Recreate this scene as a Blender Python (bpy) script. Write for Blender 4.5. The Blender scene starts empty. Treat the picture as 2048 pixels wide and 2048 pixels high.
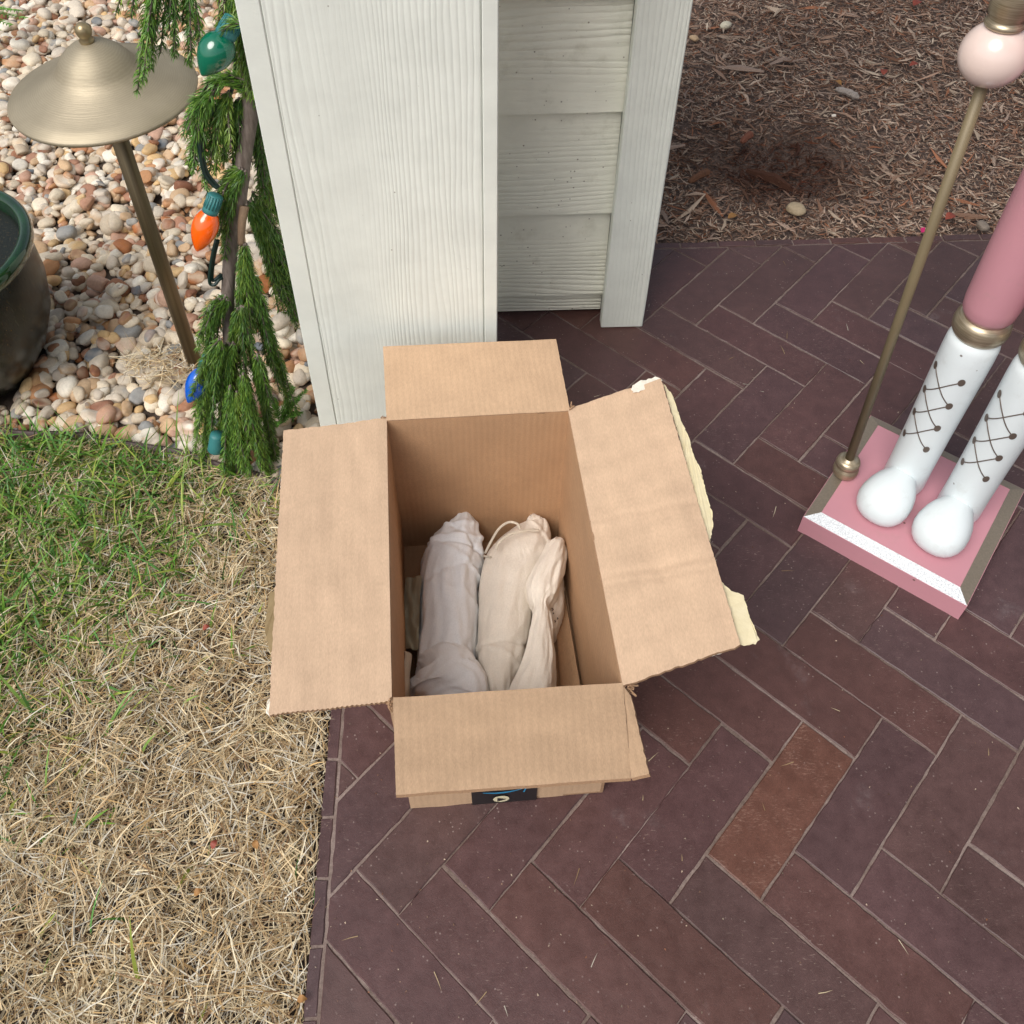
import bpy, math, random
import numpy as np
from mathutils import Vector, Matrix, noise
R = math.radians
random.seed(7); rng = np.random.default_rng(11)
scn = bpy.context.scene; COL = scn.collection

# ---------------------------------------------------------------- camera
FPX, PITCH, ROLL, CH = 1967.7249, 0.821131107, 0.0274195181, 1.1220068
CX, CY = 935.653, 734.994
_cp, _sp = math.cos(PITCH), math.sin(PITCH)
_r = np.array([1, 0, 0.]); _f = np.array([0, _cp, -_sp]); _d = np.array([0, -_sp, -_cp])
_c, _s = math.cos(ROLL), math.sin(ROLL)
CR = np.array([_c*_r+_s*_d, -_s*_r+_c*_d, _f]); CC = np.array([0, 0, CH])
def _ray(x, y): return np.array([(x-CX)/FPX, (y-CY)/FPX, 1])@CR
def PZ(x, y, z=0.0):
    d = _ray(x, y); return CC+(z-CH)/d[2]*d
def PY(x, y, Y):
    d = _ray(x, y); return CC+Y/d[1]*d
def DEP(P): return float((np.array(P)-CC)@CR[2])
cam = bpy.data.cameras.new('camera'); camo = bpy.data.objects.new('camera', cam); COL.objects.link(camo)
M = Matrix.Identity(4)
for i, a in enumerate((CR[0], -CR[1], -CR[2])):
    for j in range(3): M[j][i] = a[j]
M.translation = Vector(CC); camo.matrix_world = M
cam.sensor_width = 36; cam.sensor_fit = 'HORIZONTAL'; cam.lens = FPX/2048*36
cam.shift_x = (1024-CX)/2048; cam.shift_y = (CY-1024)/2048
cam.clip_start = 0.02; cam.clip_end = 200; scn.camera = camo
scn.render.resolution_x = 1024; scn.render.resolution_y = 1024

# ---------------------------------------------------------------- light
SUN_EL, SUN_AZ = R(54), R(221)          # azimuth: direction of the light source, 0 = +y, clockwise
w = bpy.data.worlds.new('World'); scn.world = w; w.use_nodes = True
nt = w.node_tree; bg = nt.nodes['Background']
sky = nt.nodes.new('ShaderNodeTexSky'); sky.sky_type = 'NISHITA'; sky.sun_disc = False
sky.sun_elevation = SUN_EL; sky.sun_rotation = SUN_AZ; sky.air_density = 1.0; sky.dust_density = 4.0; sky.ozone_density = 0.6
hs = nt.nodes.new('ShaderNodeHueSaturation'); hs.inputs['Saturation'].default_value = 0.5   # cloud cover: a grey sky
nt.links.new(sky.outputs[0], hs.inputs['Color']); nt.links.new(hs.outputs[0], bg.inputs[0]); bg.inputs[1].default_value = 0.085
sun = bpy.data.lights.new('sun', 'SUN'); sun.energy = 1.5; sun.angle = R(38); sun.color = (1, .97, .93)
suno = bpy.data.objects.new('sun', sun); COL.objects.link(suno)
sd = Vector((math.sin(SUN_AZ)*math.cos(SUN_EL), math.cos(SUN_AZ)*math.cos(SUN_EL), math.sin(SUN_EL)))
suno.rotation_euler = sd.to_track_quat('Z', 'Y').to_euler()
scn.view_settings.view_transform = 'Standard'; scn.view_settings.look = 'None'
scn.view_settings.gamma = 1; scn.view_settings.exposure = 0.62

# ---------------------------------------------------------------- helpers
def tag(o, label=None, cat=None, group=None, kind=None):
    for k, v in (('label', label), ('category', cat), ('group', group), ('kind', kind)):
        if v: o[k] = v
    return o
def thing(name, label, cat, loc=(0, 0, 0), group=None):
    o = bpy.data.objects.new(name, None); COL.objects.link(o); o.location = loc; o.empty_display_size = .05
    return tag(o, label, cat, group)
def obj(name, V, F, mat, parent=None, smooth=True, col=None, mi=None):
    """V: list/array of verts in world space; F: list of faces or (n,k) array; col: per-vertex colours"""
    me = bpy.data.meshes.new(name)
    V = np.asarray(V, dtype=np.float32)
    org = np.zeros(3, np.float32); p_ = parent
    while p_ is not None: org += np.array(p_.location, dtype=np.float32); p_ = p_.parent
    V = V-org
    if isinstance(F, np.ndarray):
        n, k = F.shape
        me.vertices.add(len(V)); me.vertices.foreach_set('co', V.ravel())
        me.loops.add(n*k); me.loops.foreach_set('vertex_index', F.ravel().astype(np.int32))
        me.polygons.add(n); me.polygons.foreach_set('loop_start', np.arange(n, dtype=np.int32)*k)
        me.update(calc_edges=True)
    else:
        me.from_pydata([tuple(v) for v in V.tolist()], [], [tuple(f) for f in F]); me.update()
    me.polygons.foreach_set('use_smooth', np.full(len(me.polygons), smooth))
    for m in (mat if isinstance(mat, (list, tuple)) else [mat]): me.materials.append(m)
    if mi is not None: me.polygons.foreach_set('material_index', np.asarray(mi, dtype=np.int32))
    if col is not None:
        a = me.color_attributes.new('col', 'FLOAT_COLOR', 'POINT')
        c = np.ones((len(V), 4), np.float32); c[:, :3] = col; a.data.foreach_set('color', c.ravel())
    o = bpy.data.objects.new(name, me); COL.objects.link(o)
    if parent is not None:
        o.parent = parent
    return o
def S(*c):                                   # sRGB 0-255 -> linear
    c = np.array(c, float)/255
    return tuple(np.where(c <= .04045, c/12.92, ((c+.055)/1.055)**2.4))

class NB:
    def __init__(s, name):
        s.m = bpy.data.materials.new(name); s.m.use_nodes = True; s.t = s.m.node_tree; s.b = s.t.nodes['Principled BSDF']
        s.tc = s.t.nodes.new('ShaderNodeTexCoord')
    def n(s, typ, **kw):
        x = s.t.nodes.new('ShaderNode'+typ)
        for k, v in kw.items():
            if k.startswith('i_'): x.inputs[k[2:].replace('_', ' ')].default_value = v
            else: setattr(x, k, v)
        return x
    def l(s, a, b): s.t.links.new(a, b)
    def map(s, scale=(1, 1, 1), rot=(0, 0, 0), src=None):
        x = s.n('Mapping'); x.inputs['Scale'].default_value = scale; x.inputs['Rotation'].default_value = rot
        s.l(src or s.tc.outputs['Object'], x.inputs['Vector']); return x.outputs[0]
    def noise(s, scale, detail=4, rough=.55, vec=None, dist=0, out='Fac'):
        x = s.n('TexNoise'); x.inputs['Scale'].default_value = scale; x.inputs['Detail'].default_value = detail
        x.inputs['Roughness'].default_value = rough; x.inputs['Distortion'].default_value = dist
        s.l(vec or s.tc.outputs['Object'], x.inputs['Vector']); return x.outputs[out]
    def ramp(s, fac, stops, interp='LINEAR'):
        x = s.n('ValToRGB'); x.color_ramp.interpolation = interp
        e = x.color_ramp.elements
        while len(e) < len(stops): e.new(.5)
        for q, (p, c) in zip(e, stops):
            q.position = p; q.color = (*(c if hasattr(c, '__len__') else (c, c, c)), 1)
        s.l(fac, x.inputs[0]); return x.outputs[0]
    def mix(s, fac, a, b, mode='MIX'):
        x = s.n('Mix', data_type='RGBA', blend_type=mode)
        for sock, v in ((x.inputs[0], fac), (x.inputs[6], a), (x.inputs[7], b)):
            if isinstance(v, bpy.types.NodeSocket): s.l(v, sock)
            elif hasattr(v, '__len__'): sock.default_value = (*v[:3], 1)
            else: sock.default_value = v if sock == x.inputs[0] else (v, v, v, 1)
        return x.outputs[2]
    def math(s, op, a, b=0.0, clamp=False):
        x = s.n('Math', operation=op, use_clamp=clamp)
        for sock, v in zip(x.inputs, (a, b)):
            if isinstance(v, bpy.types.NodeSocket): s.l(v, sock)
            else: sock.default_value = v
        return x.outputs[0]
    def bump(s, h, strength=.5, dist=.001, prev=None):
        x = s.n('Bump'); x.inputs['Strength'].default_value = strength; x.inputs['Distance'].default_value = dist
        s.l(h, x.inputs['Height'])
        if prev: s.l(prev, x.inputs['Normal'])
        s.l(x.outputs[0], s.b.inputs['Normal']); return x.outputs[0]
    def set(s, color=None, rough=None, metal=None, spec=None, **kw):
        if color is not None:
            if isinstance(color, bpy.types.NodeSocket): s.l(color, s.b.inputs['Base Color'])
            else: s.b.inputs['Base Color'].default_value = (*color, 1)
        for v, k in ((rough, 'Roughness'), (metal, 'Metallic'), (spec, 'Specular IOR Level')):
            if v is None: continue
            if isinstance(v, bpy.types.NodeSocket): s.l(v, s.b.inputs[k])
            else: s.b.inputs[k].default_value = v
        for k, v in kw.items(): s.b.inputs[k.replace('_', ' ')].default_value = v
        return s.m
    def attr(s): return s.n('Attribute', attribute_name='col').outputs['Color']

def lathe(prof, n=48, loc=(0, 0, 0), mat4=None):
    """prof: [(r, z)...] -> verts, faces"""
    V, F = [], []
    for r, z in prof:
        for k in range(n):
            a = 2*math.pi*k/n; V.append((r*math.cos(a), r*math.sin(a), z))
    for i in range(len(prof)-1):
        for k in range(n):
            F.append((i*n+k, i*n+(k+1) % n, (i+1)*n+(k+1) % n, (i+1)*n+k))
    if prof[0][0] > 1e-4: F.append(tuple(range(n-1, -1, -1)))
    if prof[-1][0] > 1e-4: F.append(tuple(range((len(prof)-1)*n, len(prof)*n)))
    V = np.array(V)
    if mat4 is not None:
        V = (np.c_[V, np.ones(len(V))]@np.array(mat4).T)[:, :3]
    return V+np.array(loc), F
def axis_mat(p0, p1):
    d = Vector(np.array(p1)-np.array(p0)); q = d.to_track_quat('Z', 'Y')
    return Matrix.Translation(Vector(p0))@q.to_matrix().to_4x4()
def smooth_path(pts, n):
    pts = np.array(pts, float); k = len(pts); P = np.vstack([2*pts[0]-pts[1], pts, 2*pts[-1]-pts[-2]])
    out = []
    for t in np.linspace(0, k-1, n):
        i = min(int(t), k-2); u = t-i; a, b, c, d = P[i], P[i+1], P[i+2], P[i+3]
        out.append(.5*((2*b)+(-a+c)*u+(2*a-5*b+4*c-d)*u*u+(-a+3*b-3*c+d)*u**3))
    return np.array(out)
def tube(pts, rad, n=8, cap=True):
    pts = np.array(pts, float); m = len(pts); rad = np.broadcast_to(rad, (m,))
    T = np.gradient(pts, axis=0); T /= np.linalg.norm(T, axis=1)[:, None]+1e-12
    up = np.array([0, 0, 1.]) if abs(T[0][2]) < .9 else np.array([1., 0, 0])
    V, F = [], []
    nrm = np.cross(T[0], up); nrm /= np.linalg.norm(nrm)
    for i in range(m):
        nrm = nrm-T[i]*(nrm@T[i]); nrm /= np.linalg.norm(nrm); b = np.cross(T[i], nrm)
        for k in range(n):
            a = 2*math.pi*k/n; V.append(pts[i]+rad[i]*(math.cos(a)*nrm+math.sin(a)*b))
    for i in range(m-1):
        for k in range(n):
            F.append((i*n+k, i*n+(k+1) % n, (i+1)*n+(k+1) % n, (i+1)*n+k))
    if cap: F.append(tuple(range(n-1, -1, -1))); F.append(tuple(range((m-1)*n, m*n)))
    return np.array(V), F
def merge(parts):
    V, F, o = [], [], 0
    for v, f in parts:
        V.append(np.array(v)); F += [tuple(i+o for i in q) for q in f]; o += len(v)
    return np.vstack(V), F
def box(x0, x1, y0, y1, z0, z1, bev=.0015):
    b = bev; V = []; F = []
    # chamfered box through 24 vertices
    import itertools
    idx = {}
    for sx, sy, sz in itertools.product((0, 1), repeat=3):
        X, Y, Z = (x0, x1)[sx], (y0, y1)[sy], (z0, z1)[sz]; dx, dy, dz = (b, -b)[sx], (b, -b)[sy], (b, -b)[sz]
        for k, p in enumerate(((X, Y+dy, Z+dz), (X+dx, Y, Z+dz), (X+dx, Y+dy, Z))):
            idx[(sx, sy, sz, k)] = len(V); V.append(p)
    def q(*a): F.append(tuple(idx[i] for i in a))
    for s in (0, 1):
        o = [(0, 0), (1, 0), (1, 1), (0, 1)] if s else [(0, 0), (0, 1), (1, 1), (1, 0)]
        q(*[(s, a, c, 0) for a, c in o]); q(*[(a, s, c, 1) for a, c in ([(0, 0), (0, 1), (1, 1), (1, 0)] if s else [(0, 0), (1, 0), (1, 1), (0, 1)])]); q(*[(a, c, s, 2) for a, c in o])
    for a in (0, 1):
        for c in (0, 1):
            q((0, a, c, 1), (1, a, c, 1), (1, a, c, 2), (0, a, c, 2)); q((a, 0, c, 0), (a, 1, c, 0), (a, 1, c, 2), (a, 0, c, 2)); q((a, c, 0, 0), (a, c, 1, 0), (a, c, 1, 1), (a, c, 0, 1))
    for sx, sy, sz in itertools.product((0, 1), repeat=3): q(*[(sx, sy, sz, k) for k in range(3)])
    return np.array(V), F
def fix(o):
    import bmesh
    bm = bmesh.new(); bm.from_mesh(o.data); bmesh.ops.recalc_face_normals(bm, faces=bm.faces); bm.to_mesh(o.data); bm.free(); return o
def N3(x, y, z=0): return noise.noise(Vector((x, y, z)))

# ---------------------------------------------------------------- materials
def m_simple(name, c, r=.5, metal=0, var=0, vs=60, bump=0, bs=400, specks=0, **kw):
    b = NB(name); col = c
    if var:
        f = b.noise(vs, 5); col = b.mix(f, tuple(x*(1-var) for x in c), tuple(min(1, x*(1+var)) for x in c))
    if specks:
        v_ = b.n('TexVoronoi', feature='F1'); v_.inputs['Scale'].default_value = specks; b.l(b.tc.outputs['Object'], v_.inputs['Vector'])
        col = b.mix(b.math('MULTIPLY', b.ramp(v_.outputs['Distance'], [(0, 1), (.028, 1), (.05, 0)]), .85), col, (.10, .06, .04))
        col = b.mix(b.math('MULTIPLY', b.ramp(b.noise(38, 6, .7), [(.56, 0), (.74, 1)]), .16), col, (.30, .26, .20))
    if bump: b.bump(b.noise(bs, 4), .5, bump)
    return b.set(col, r, metal, **kw)
def m_vcol(name, rough=.7, var=.25, vs=300, bump=0, bs=300, **kw):
    b = NB(name); f = b.noise(vs, 5, .6); g = b.ramp(f, [(.3, 1-var), (.7, 1+var)])
    c = b.mix(1.0, b.attr(), g, 'MULTIPLY')
    if bump: b.bump(b.noise(bs, 5, .6), .6, bump)
    return b.set(c, rough, **kw)

# ================================================================ SETTING
XL = -0.172            # patio left edge line (drifts slightly with y)
def patio_x(y): return -.1755+ (y-.26)*.012
YF = 1.331             # patio far edge

HOLX, HOLY = .62, 1.575
# --- ground sheet
def hit_hollow(x, y): return math.exp(-(((x-HOLX)/.165)**2+((y-HOLY)/.13)**2)**1.2)
gb = NB('soil'); f = gb.noise(60, 8, .65)
gb.bump(gb.noise(220, 6, .7), .8, .004)
soil_m = gb.set(gb.ramp(f, [(.3, (.035, .024, .018)), (.7, (.10, .07, .05))]), .95)
xs = np.r_[-40, -12, -4, np.linspace(-2, 2.4, 56), 5, 12, 40]; ys = np.r_[-40, -10, -3, np.linspace(-1, 3.4, 56), 6, 15, 60]
V = [(x, y, -.028-.035*hit_hollow(x, y)+.004*N3(x*9, y*9)) for y in ys for x in xs]
nx = len(xs); F = [(j*nx+i, j*nx+i+1, (j+1)*nx+i+1, (j+1)*nx+i) for j in range(len(ys)-1) for i in range(nx-1)]
tag(obj('ground', V, F, soil_m), kind='structure')

# --- patio: herringbone clay pavers, 3:1, on a sand bed
WB = .066; ANG = 0.797743683; X0, Y0 = 3.61800181*WB, 4.98414129*WB
U = np.array([math.cos(ANG), math.sin(ANG)]); Vv = np.array([math.sin(ANG), -math.cos(ANG)])
def clip(poly, n, d):                        # keep n.p <= d
    out = []
    for i in range(len(poly)):
        a, b = poly[i], poly[(i+1) % len(poly)]; da, db = n@a-d, n@b-d
        if da <= 0: out.append(a)
        if (da < 0 < db) or (db < 0 < da): out.append(a+(b-a)*da/(da-db))
    return out
def brick_prism(poly, ztop, jit, seed):
    # densify, jitter, ring for a worn edge
    cen = np.mean(poly, axis=0); pts = []
    for i in range(len(poly)):
        a, b = poly[i], poly[(i+1) % len(poly)]; L = np.linalg.norm(b-a)
        k = max(1, int(L/.011))
        for t in range(k): pts.append(a+(b-a)*t/k)
    pts = np.array(pts); n = len(pts)
    t = np.roll(pts, -1, 0)-np.roll(pts, 1, 0); t /= np.linalg.norm(t, axis=1)[:, None]+1e-9
    nr = np.c_[t[:, 1], -t[:, 0]]
    if np.sum(nr*(pts-cen)) < 0: nr = -nr
    w = np.array([N3(p[0]*90+seed, p[1]*90)*jit for p in pts])
    o1 = pts+nr*w[:, None]; o2 = o1-nr*.0011
    tz = np.array([ztop+N3(p[0]*14, p[1]*14, seed)*.0004 for p in pts])
    V = np.vstack([np.c_[o2, tz], np.c_[o1, tz-.0009], np.c_[o1, tz*0-.05]])
    F = [tuple(range(n))]
    for r_ in (0, 1):
        for i in range(n): F.append((r_*n+i, (r_+1)*n+i, (r_+1)*n+(i+1) % n, r_*n+(i+1) % n))
    return V, F
parts = []; cols = []
pal = [(.078, .037, .036), (.073, .037, .038), (.082, .037, .033), (.070, .038, .040), (.076, .039, .037), (.085, .037, .031), (.074, .035, .035), (.104, .042, .029)]
pw = [.23, .22, .14, .09, .18, .05, .09, .0]
reds = {(0, 0): 7}
def add_brick(poly, ci=None, zj=.0009, jit=.0014):
    poly = [np.array(p) for p in poly]
    if len(poly) < 3: return
    A = .5*abs(sum(poly[i][0]*poly[(i+1) % len(poly)][1]-poly[(i+1) % len(poly)][0]*poly[i][1] for i in range(len(poly))))
    if A < 6e-5: return
    if sum((poly[(i+1) % len(poly)][0]-poly[i][0])*(poly[(i+1) % len(poly)][1]+poly[i][1]) for i in range(len(poly))) > 0: poly = poly[::-1]
    v, f = brick_prism(poly, random.uniform(-zj, zj), jit, random.random()*50)
    parts.append((v, f))
    c = np.array(pal[ci if ci is not None else rng.choice(len(pal), p=pw)])*random.uniform(.93, 1.08)
    cols.append(np.tile(c, (len(v), 1)))
EDW = .0145
nl = np.array([-1, .012]); nl = nl/np.linalg.norm(nl); dl = nl@np.array([patio_x(.26)+EDW, .26])
BR = {}
for k in range(-70, 60):
    for m in range(-9, 10):
        for typ in (0, 1):
            if typ == 0: u0, u1, v0, v1 = k*1.0+6*m, k+6*m+3, k, k+1          # long axis U
            else: u0, u1, v0, v1 = k-1, k, k+6*m, k+6*m+3                      # long axis V
            j = .00115/WB
            q = [(u0+j, v0+j), (u1-j, v0+j), (u1-j, v1-j), (u0+j, v1-j)]
            c = np.array([X0, Y0])+((u0+u1)/2*U+(v0+v1)/2*Vv)*WB
            if not(-.4 < c[0] < 2.6 and -1.6 < c[1] < 1.6): continue
            th = random.gauss(0, .0028); off = np.array([random.gauss(0, .0005), random.gauss(0, .0005)])
            cs, sn = math.cos(th), math.sin(th)
            poly = []
            for u, v in q:
                p = np.array([X0, Y0])+(u*U+v*Vv)*WB-c
                poly.append(c+off+np.array([cs*p[0]-sn*p[1], sn*p[0]+cs*p[1]]))
            poly = clip(poly, nl, dl-.002) if True else poly
            if len(poly) >= 3: poly = clip(poly, np.array([0, 1.]), YF-EDW-.002)
            if len(poly) >= 3: add_brick(poly, 7 if (typ == 0 and k == 0 and m == 0) else None)
# edge course: thin pavers set on end along the left and the far side
ey = -1.5; k = 0
while ey < YF-.01:
    L = .0625+random.uniform(-.001, .001)
    if ey < YF-.02:
        y0, y1 = ey+.0016, min(ey+L-.0016, YF); add_brick([(patio_x(y0), y0), (patio_x(y0)+EDW-.0016, y0), (patio_x(y1)+EDW-.0016, y1), (patio_x(y1), y1)], random.choice((1, 3, 4, 0)))
    ey += L
ex = patio_x(YF)+EDW
while ex < 2.5:
    L = .066+random.uniform(-.001, .001); add_brick([(ex+.0016, YF-EDW+.0005), (ex+L-.0016, YF-EDW+.0005), (ex+L-.0016, YF+.0), (ex+.0016, YF)], random.choice((4, 5, 0))); ex += L
V, F = merge(parts); C = np.vstack(cols)
b = NB('clay_paver')
ob = b.tc.outputs['Object']
base = b.attr()
big = b.noise(5.5, 3, .5); med = b.noise(55, 6, .65); fine = b.noise(900, 4, .7)
base = b.mix(1.0, base, (1.12, 1.15, 1.13), 'MULTIPLY')
c1 = b.mix(1.0, base, b.ramp(big, [(.3, .86), (.7, 1.16)]), 'MULTIPLY')
c1 = b.mix(1.0, c1, b.ramp(med, [(.25, .80), (.75, 1.22)]), 'MULTIPLY')
c1 = b.mix(1.0, c1, b.ramp(fine, [(.3, .78), (.7, 1.25)]), 'MULTIPLY')
# pale grit specks
vo = b.n('TexVoronoi', feature='F1'); vo.inputs['Scale'].default_value = 150; b.l(ob, vo.inputs['Vector'])
spk = b.math('MULTIPLY', b.ramp(vo.outputs['Distance'], [(.0, 1.0), (.11, 1.0), (.17, 0.0)]), b.ramp(b.n('SeparateColor').outputs[0] if False else b.noise(37, 4, .7), [(.5, 0), (.62, 1)]))
c1 = b.mix(b.math('MULTIPLY', spk, .45), c1, (.42, .34, .31))
# scuffs: short scratches across
for rot, thr in ((R(58), .69), (R(-32), .71)):
    sc = b.noise(1, 3, .6, vec=b.map((110, 640, 1), (0, 0, rot)))
    msk = b.noise(7, 2, .5)
    c1 = b.mix(b.math('MULTIPLY', b.math('MULTIPLY', b.ramp(sc, [(thr-.06, 0), (thr, 1)]), b.ramp(msk, [(.47, 0), (.62, 1)])), .42), c1, (.36, .27, .23))
# the worn rust coloured paver: dense pale scuffs
rc = b.n('SeparateColor'); b.l(b.attr(), rc.inputs[0])
wr = b.math('MULTIPLY', b.ramp(rc.outputs[0], [(.090, 0), (.100, 1)]), b.ramp(b.noise(1, 4, .75, vec=b.map((150, 560, 1), (0, 0, R(40)))), [(.52, 0), (.62, 1)]))
c1 = b.mix(b.math('MULTIPLY', b.math('MULTIPLY', wr, b.ramp(b.noise(26, 4, .6), [(.45, 0), (.62, 1)])), .42), c1, (.42, .27, .21))
# chalky bloom
blm = b.ramp(b.noise(8.5, 5, .62), [(.62, 0), (.74, 1)]); c1 = b.mix(b.math('MULTIPLY', blm, b.ramp(b.noise(160, 4, .7), [(.35, 0), (.7, .34)])), c1, (.34, .31, .31))
rg = b.ramp(med, [(.3, .36), (.7, .52)])
n1 = b.bump(fine, .35, .0008); b.bump(med, .35, .0016, n1)
brick_m = b.set(c1, rg, spec=.5)
o = tag(obj('patio', V, F, brick_m, smooth=False, col=C), kind='structure')
b = NB('joint_sand'); f = b.noise(300, 5, .7); b.bump(f, .7, .001)
sand_m = b.set(b.mix(b.ramp(b.noise(9, 4), [(.42, 0), (.62, 1)]), b.ramp(f, [(.3, (.11, .075, .062)), (.7, (.21, .155, .13))]), b.ramp(f, [(.3, (.19, .14, .125)), (.7, (.34, .27, .24))])), .9)
V = [(patio_x(-1.55)+.001, -1.55, -.0016), (2.55, -1.55, -.0016), (2.55, YF-.001, -.0016), (patio_x(YF)+.001, YF-.001, -.0016)]
V += [(x, y, -.05) for x, y, z in V]
tag(obj('patio_joints', V, [(0, 1, 2, 3), (4, 7, 6, 5), (0, 4, 5, 1), (1, 5, 6, 2), (2, 6, 7, 3), (3, 7, 4, 0)], sand_m, smooth=False), kind='structure')

# --- border between turf and pebbles
BX = np.array([-3, -1.2, -.70, -.546, -.407, -.30, -.20]); BY = np.array([1.1, .985, .948, .929, .891, .85, .80])
def border(x): return float(np.interp(x, BX, BY))

# --- pebbles: real stones dropped one by one on a height map
def ico(sub):
    import bmesh
    bm = bmesh.new(); bmesh.ops.create_icosphere(bm, subdivisions=sub, radius=1); bm.verts.ensure_lookup_table()
    V = np.array([v.co[:] for v in bm.verts]); F = np.array([[v.index for v in f.verts] for f in bm.faces]); bm.free(); return V, F
IV, IF = ico(3)
shapes = []
for s in range(36):
    V = IV.copy(); off = rng.random(3)*50; a = random.uniform(.12, .34)
    d = np.array([noise.noise(Vector(v*.9+off)) for v in V])*a+np.array([noise.noise(Vector(v*2.0+off)) for v in V])*.035
    V = V*(1+d)[:, None]
    p = random.uniform(.72, 1.0)                       # some squarish, some round
    V = np.sign(V)*np.abs(V)**p
    for q in range(random.choice((0, 0, 1, 2))):       # broken facets
        n = rng.normal(size=3); n /= np.linalg.norm(n); h = random.uniform(.5, .8); t = V@n; V = V-np.outer(np.maximum(t-h, 0)*.9, n)
    shapes.append(V/np.abs(V).max(0))
peb_pal = np.array([S(222, 208, 184), S(208, 196, 178), S(232, 224, 208), S(196, 184, 168), S(200, 168, 132), S(184, 136, 96), S(150, 104, 76), S(168, 124, 100), S(196, 158, 136), S(150, 150, 148), S(106, 112, 118), S(214, 180, 130), S(134, 90, 68), S(206, 190, 166), S(176, 112, 66)])
peb_w = np.array([.17, .15, .12, .10, .10, .06, .035, .04, .06, .045, .012, .06, .025, .13, .016]); peb_w /= peb_w.sum()
def in_peb(x, y):
    if x > -.206: return y > .9 and x < .05 and y > 1.12
    if y < border(x)+.006: return False
    return True
gx0, gy0, gs = -1.75, .78, .005; GW, GH = int(1.85/gs), int(1.75/gs)
HM = np.full((GH, GW), -.03); YY, XX = np.mgrid[0:GH, 0:GW]
VA, FA, CA = [], [], []; vo_ = 0
def drop(x, y, L, big=False):
    global vo_
    sh = shapes[rng.integers(len(shapes))]
    a = L*.5; bb = a*random.uniform(.60, .95); c = a*random.uniform(.38, .68)
    th = random.uniform(0, math.pi)
    i0, i1 = int((x-a-gx0)/gs), int((x+a-gx0)/gs)+1; j0, j1 = int((y-a-gy0)/gs), int((y+a-gy0)/gs)+1
    i0 = max(i0, 0); j0 = max(j0, 0)
    sub = HM[j0:j1, i0:i1]
    if sub.size < 2: return
    px = (XX[j0:j1, i0:i1]*gs+gx0-x); py = (YY[j0:j1, i0:i1]*gs+gy0-y)
    u = px*math.cos(th)+py*math.sin(th); v = -px*math.sin(th)+py*math.cos(th)
    e = 1-(u/a)**2-(v/bb)**2; m = e > 0
    if m.sum() < 2: return
    hz = np.sqrt(np.maximum(e, 0))*c
    zc = np.percentile((sub+hz*.7)[m], 72)
    # local slope
    A = np.c_[px[m], py[m], np.ones(m.sum())]; s = np.linalg.lstsq(A, sub[m], rcond=None)[0] if m.sum() > 6 else (0, 0, 0)
    nrm = Vector((-np.clip(s[0], -.7, .7)*.8, -np.clip(s[1], -.7, .7)*.8, 1)).normalized()
    q = Vector((0, 0, 1)).rotation_difference(nrm).to_matrix()@Matrix.Rotation(th, 3, 'Z')@Matrix.Rotation(random.gauss(0, .22), 3, 'X')
    V = (sh*np.array([a, bb, c]))@np.array(q).T+np.array([x, y, zc])
    VA.append(V); FA.append(IF+vo_); vo_ += len(V)
    base = peb_pal[rng.choice(len(peb_pal), p=peb_w)]*random.uniform(.82, 1.08)
    c2 = peb_pal[rng.choice(len(peb_pal), p=peb_w)]
    o3 = rng.random(3)*40; fr = random.choice((0, .15, .35, .6))
    if fr:
        t = np.clip(.5+1.6*np.array([noise.noise(Vector(vv*1.1+o3)) for vv in sh[::1]]), 0, 1)*fr
        CA.append(base*(1-t)[:, None]+c2*t[:, None])
    else: CA.append(np.tile(base, (len(V), 1)))
    sub[m] = np.maximum(sub[m], (zc+hz)[m]*.6+sub[m]*.4)
cand = [(gx+random.uniform(-.008, .008), gy+random.uniform(-.008, .008), .0240) for gx in np.arange(-1.45, -.18, .0165) for gy in np.arange(.79, 2.45, .0160)]
random.shuffle(cand)
cand += [(random.uniform(-1.45, .05), random.uniform(.79, 2.5), .0250) for _ in range(4600)]
for x, y, sz in cand:
    if not in_peb(x, y): continue
    if x < -1.0-.08*(y-1.0)*3 and random.random() < .7: continue
    if (x+.775)**2+(y-1.09)**2 < .085**2: continue
    drop(x, y, min(.046, max(.013, random.lognormvariate(math.log(sz), .30))))
pb = NB('pebble'); pn = pb.noise(240, 6, .65); pc = pb.mix(1.0, pb.attr(), pb.ramp(pn, [(.3, .84), (.7, 1.1)]), 'MULTIPLY')
pc = pb.mix(pb.math('MULTIPLY', pb.ramp(pb.noise(120, 5, .7), [(.58, 0), (.72, 1)]), .4), pc, (.30, .19, .12)); pb.bump(pb.noise(420, 5, .7), .4, .0012)
peb_m = pb.set(pc, .62, spec=.35)
tag(obj('river_pebbles', np.vstack(VA), np.vstack(FA), peb_m, col=np.vstack(CA)),
    'loose bed of rounded cream, tan, pink and grey river pebbles', 'gravel', kind='stuff')

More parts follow.
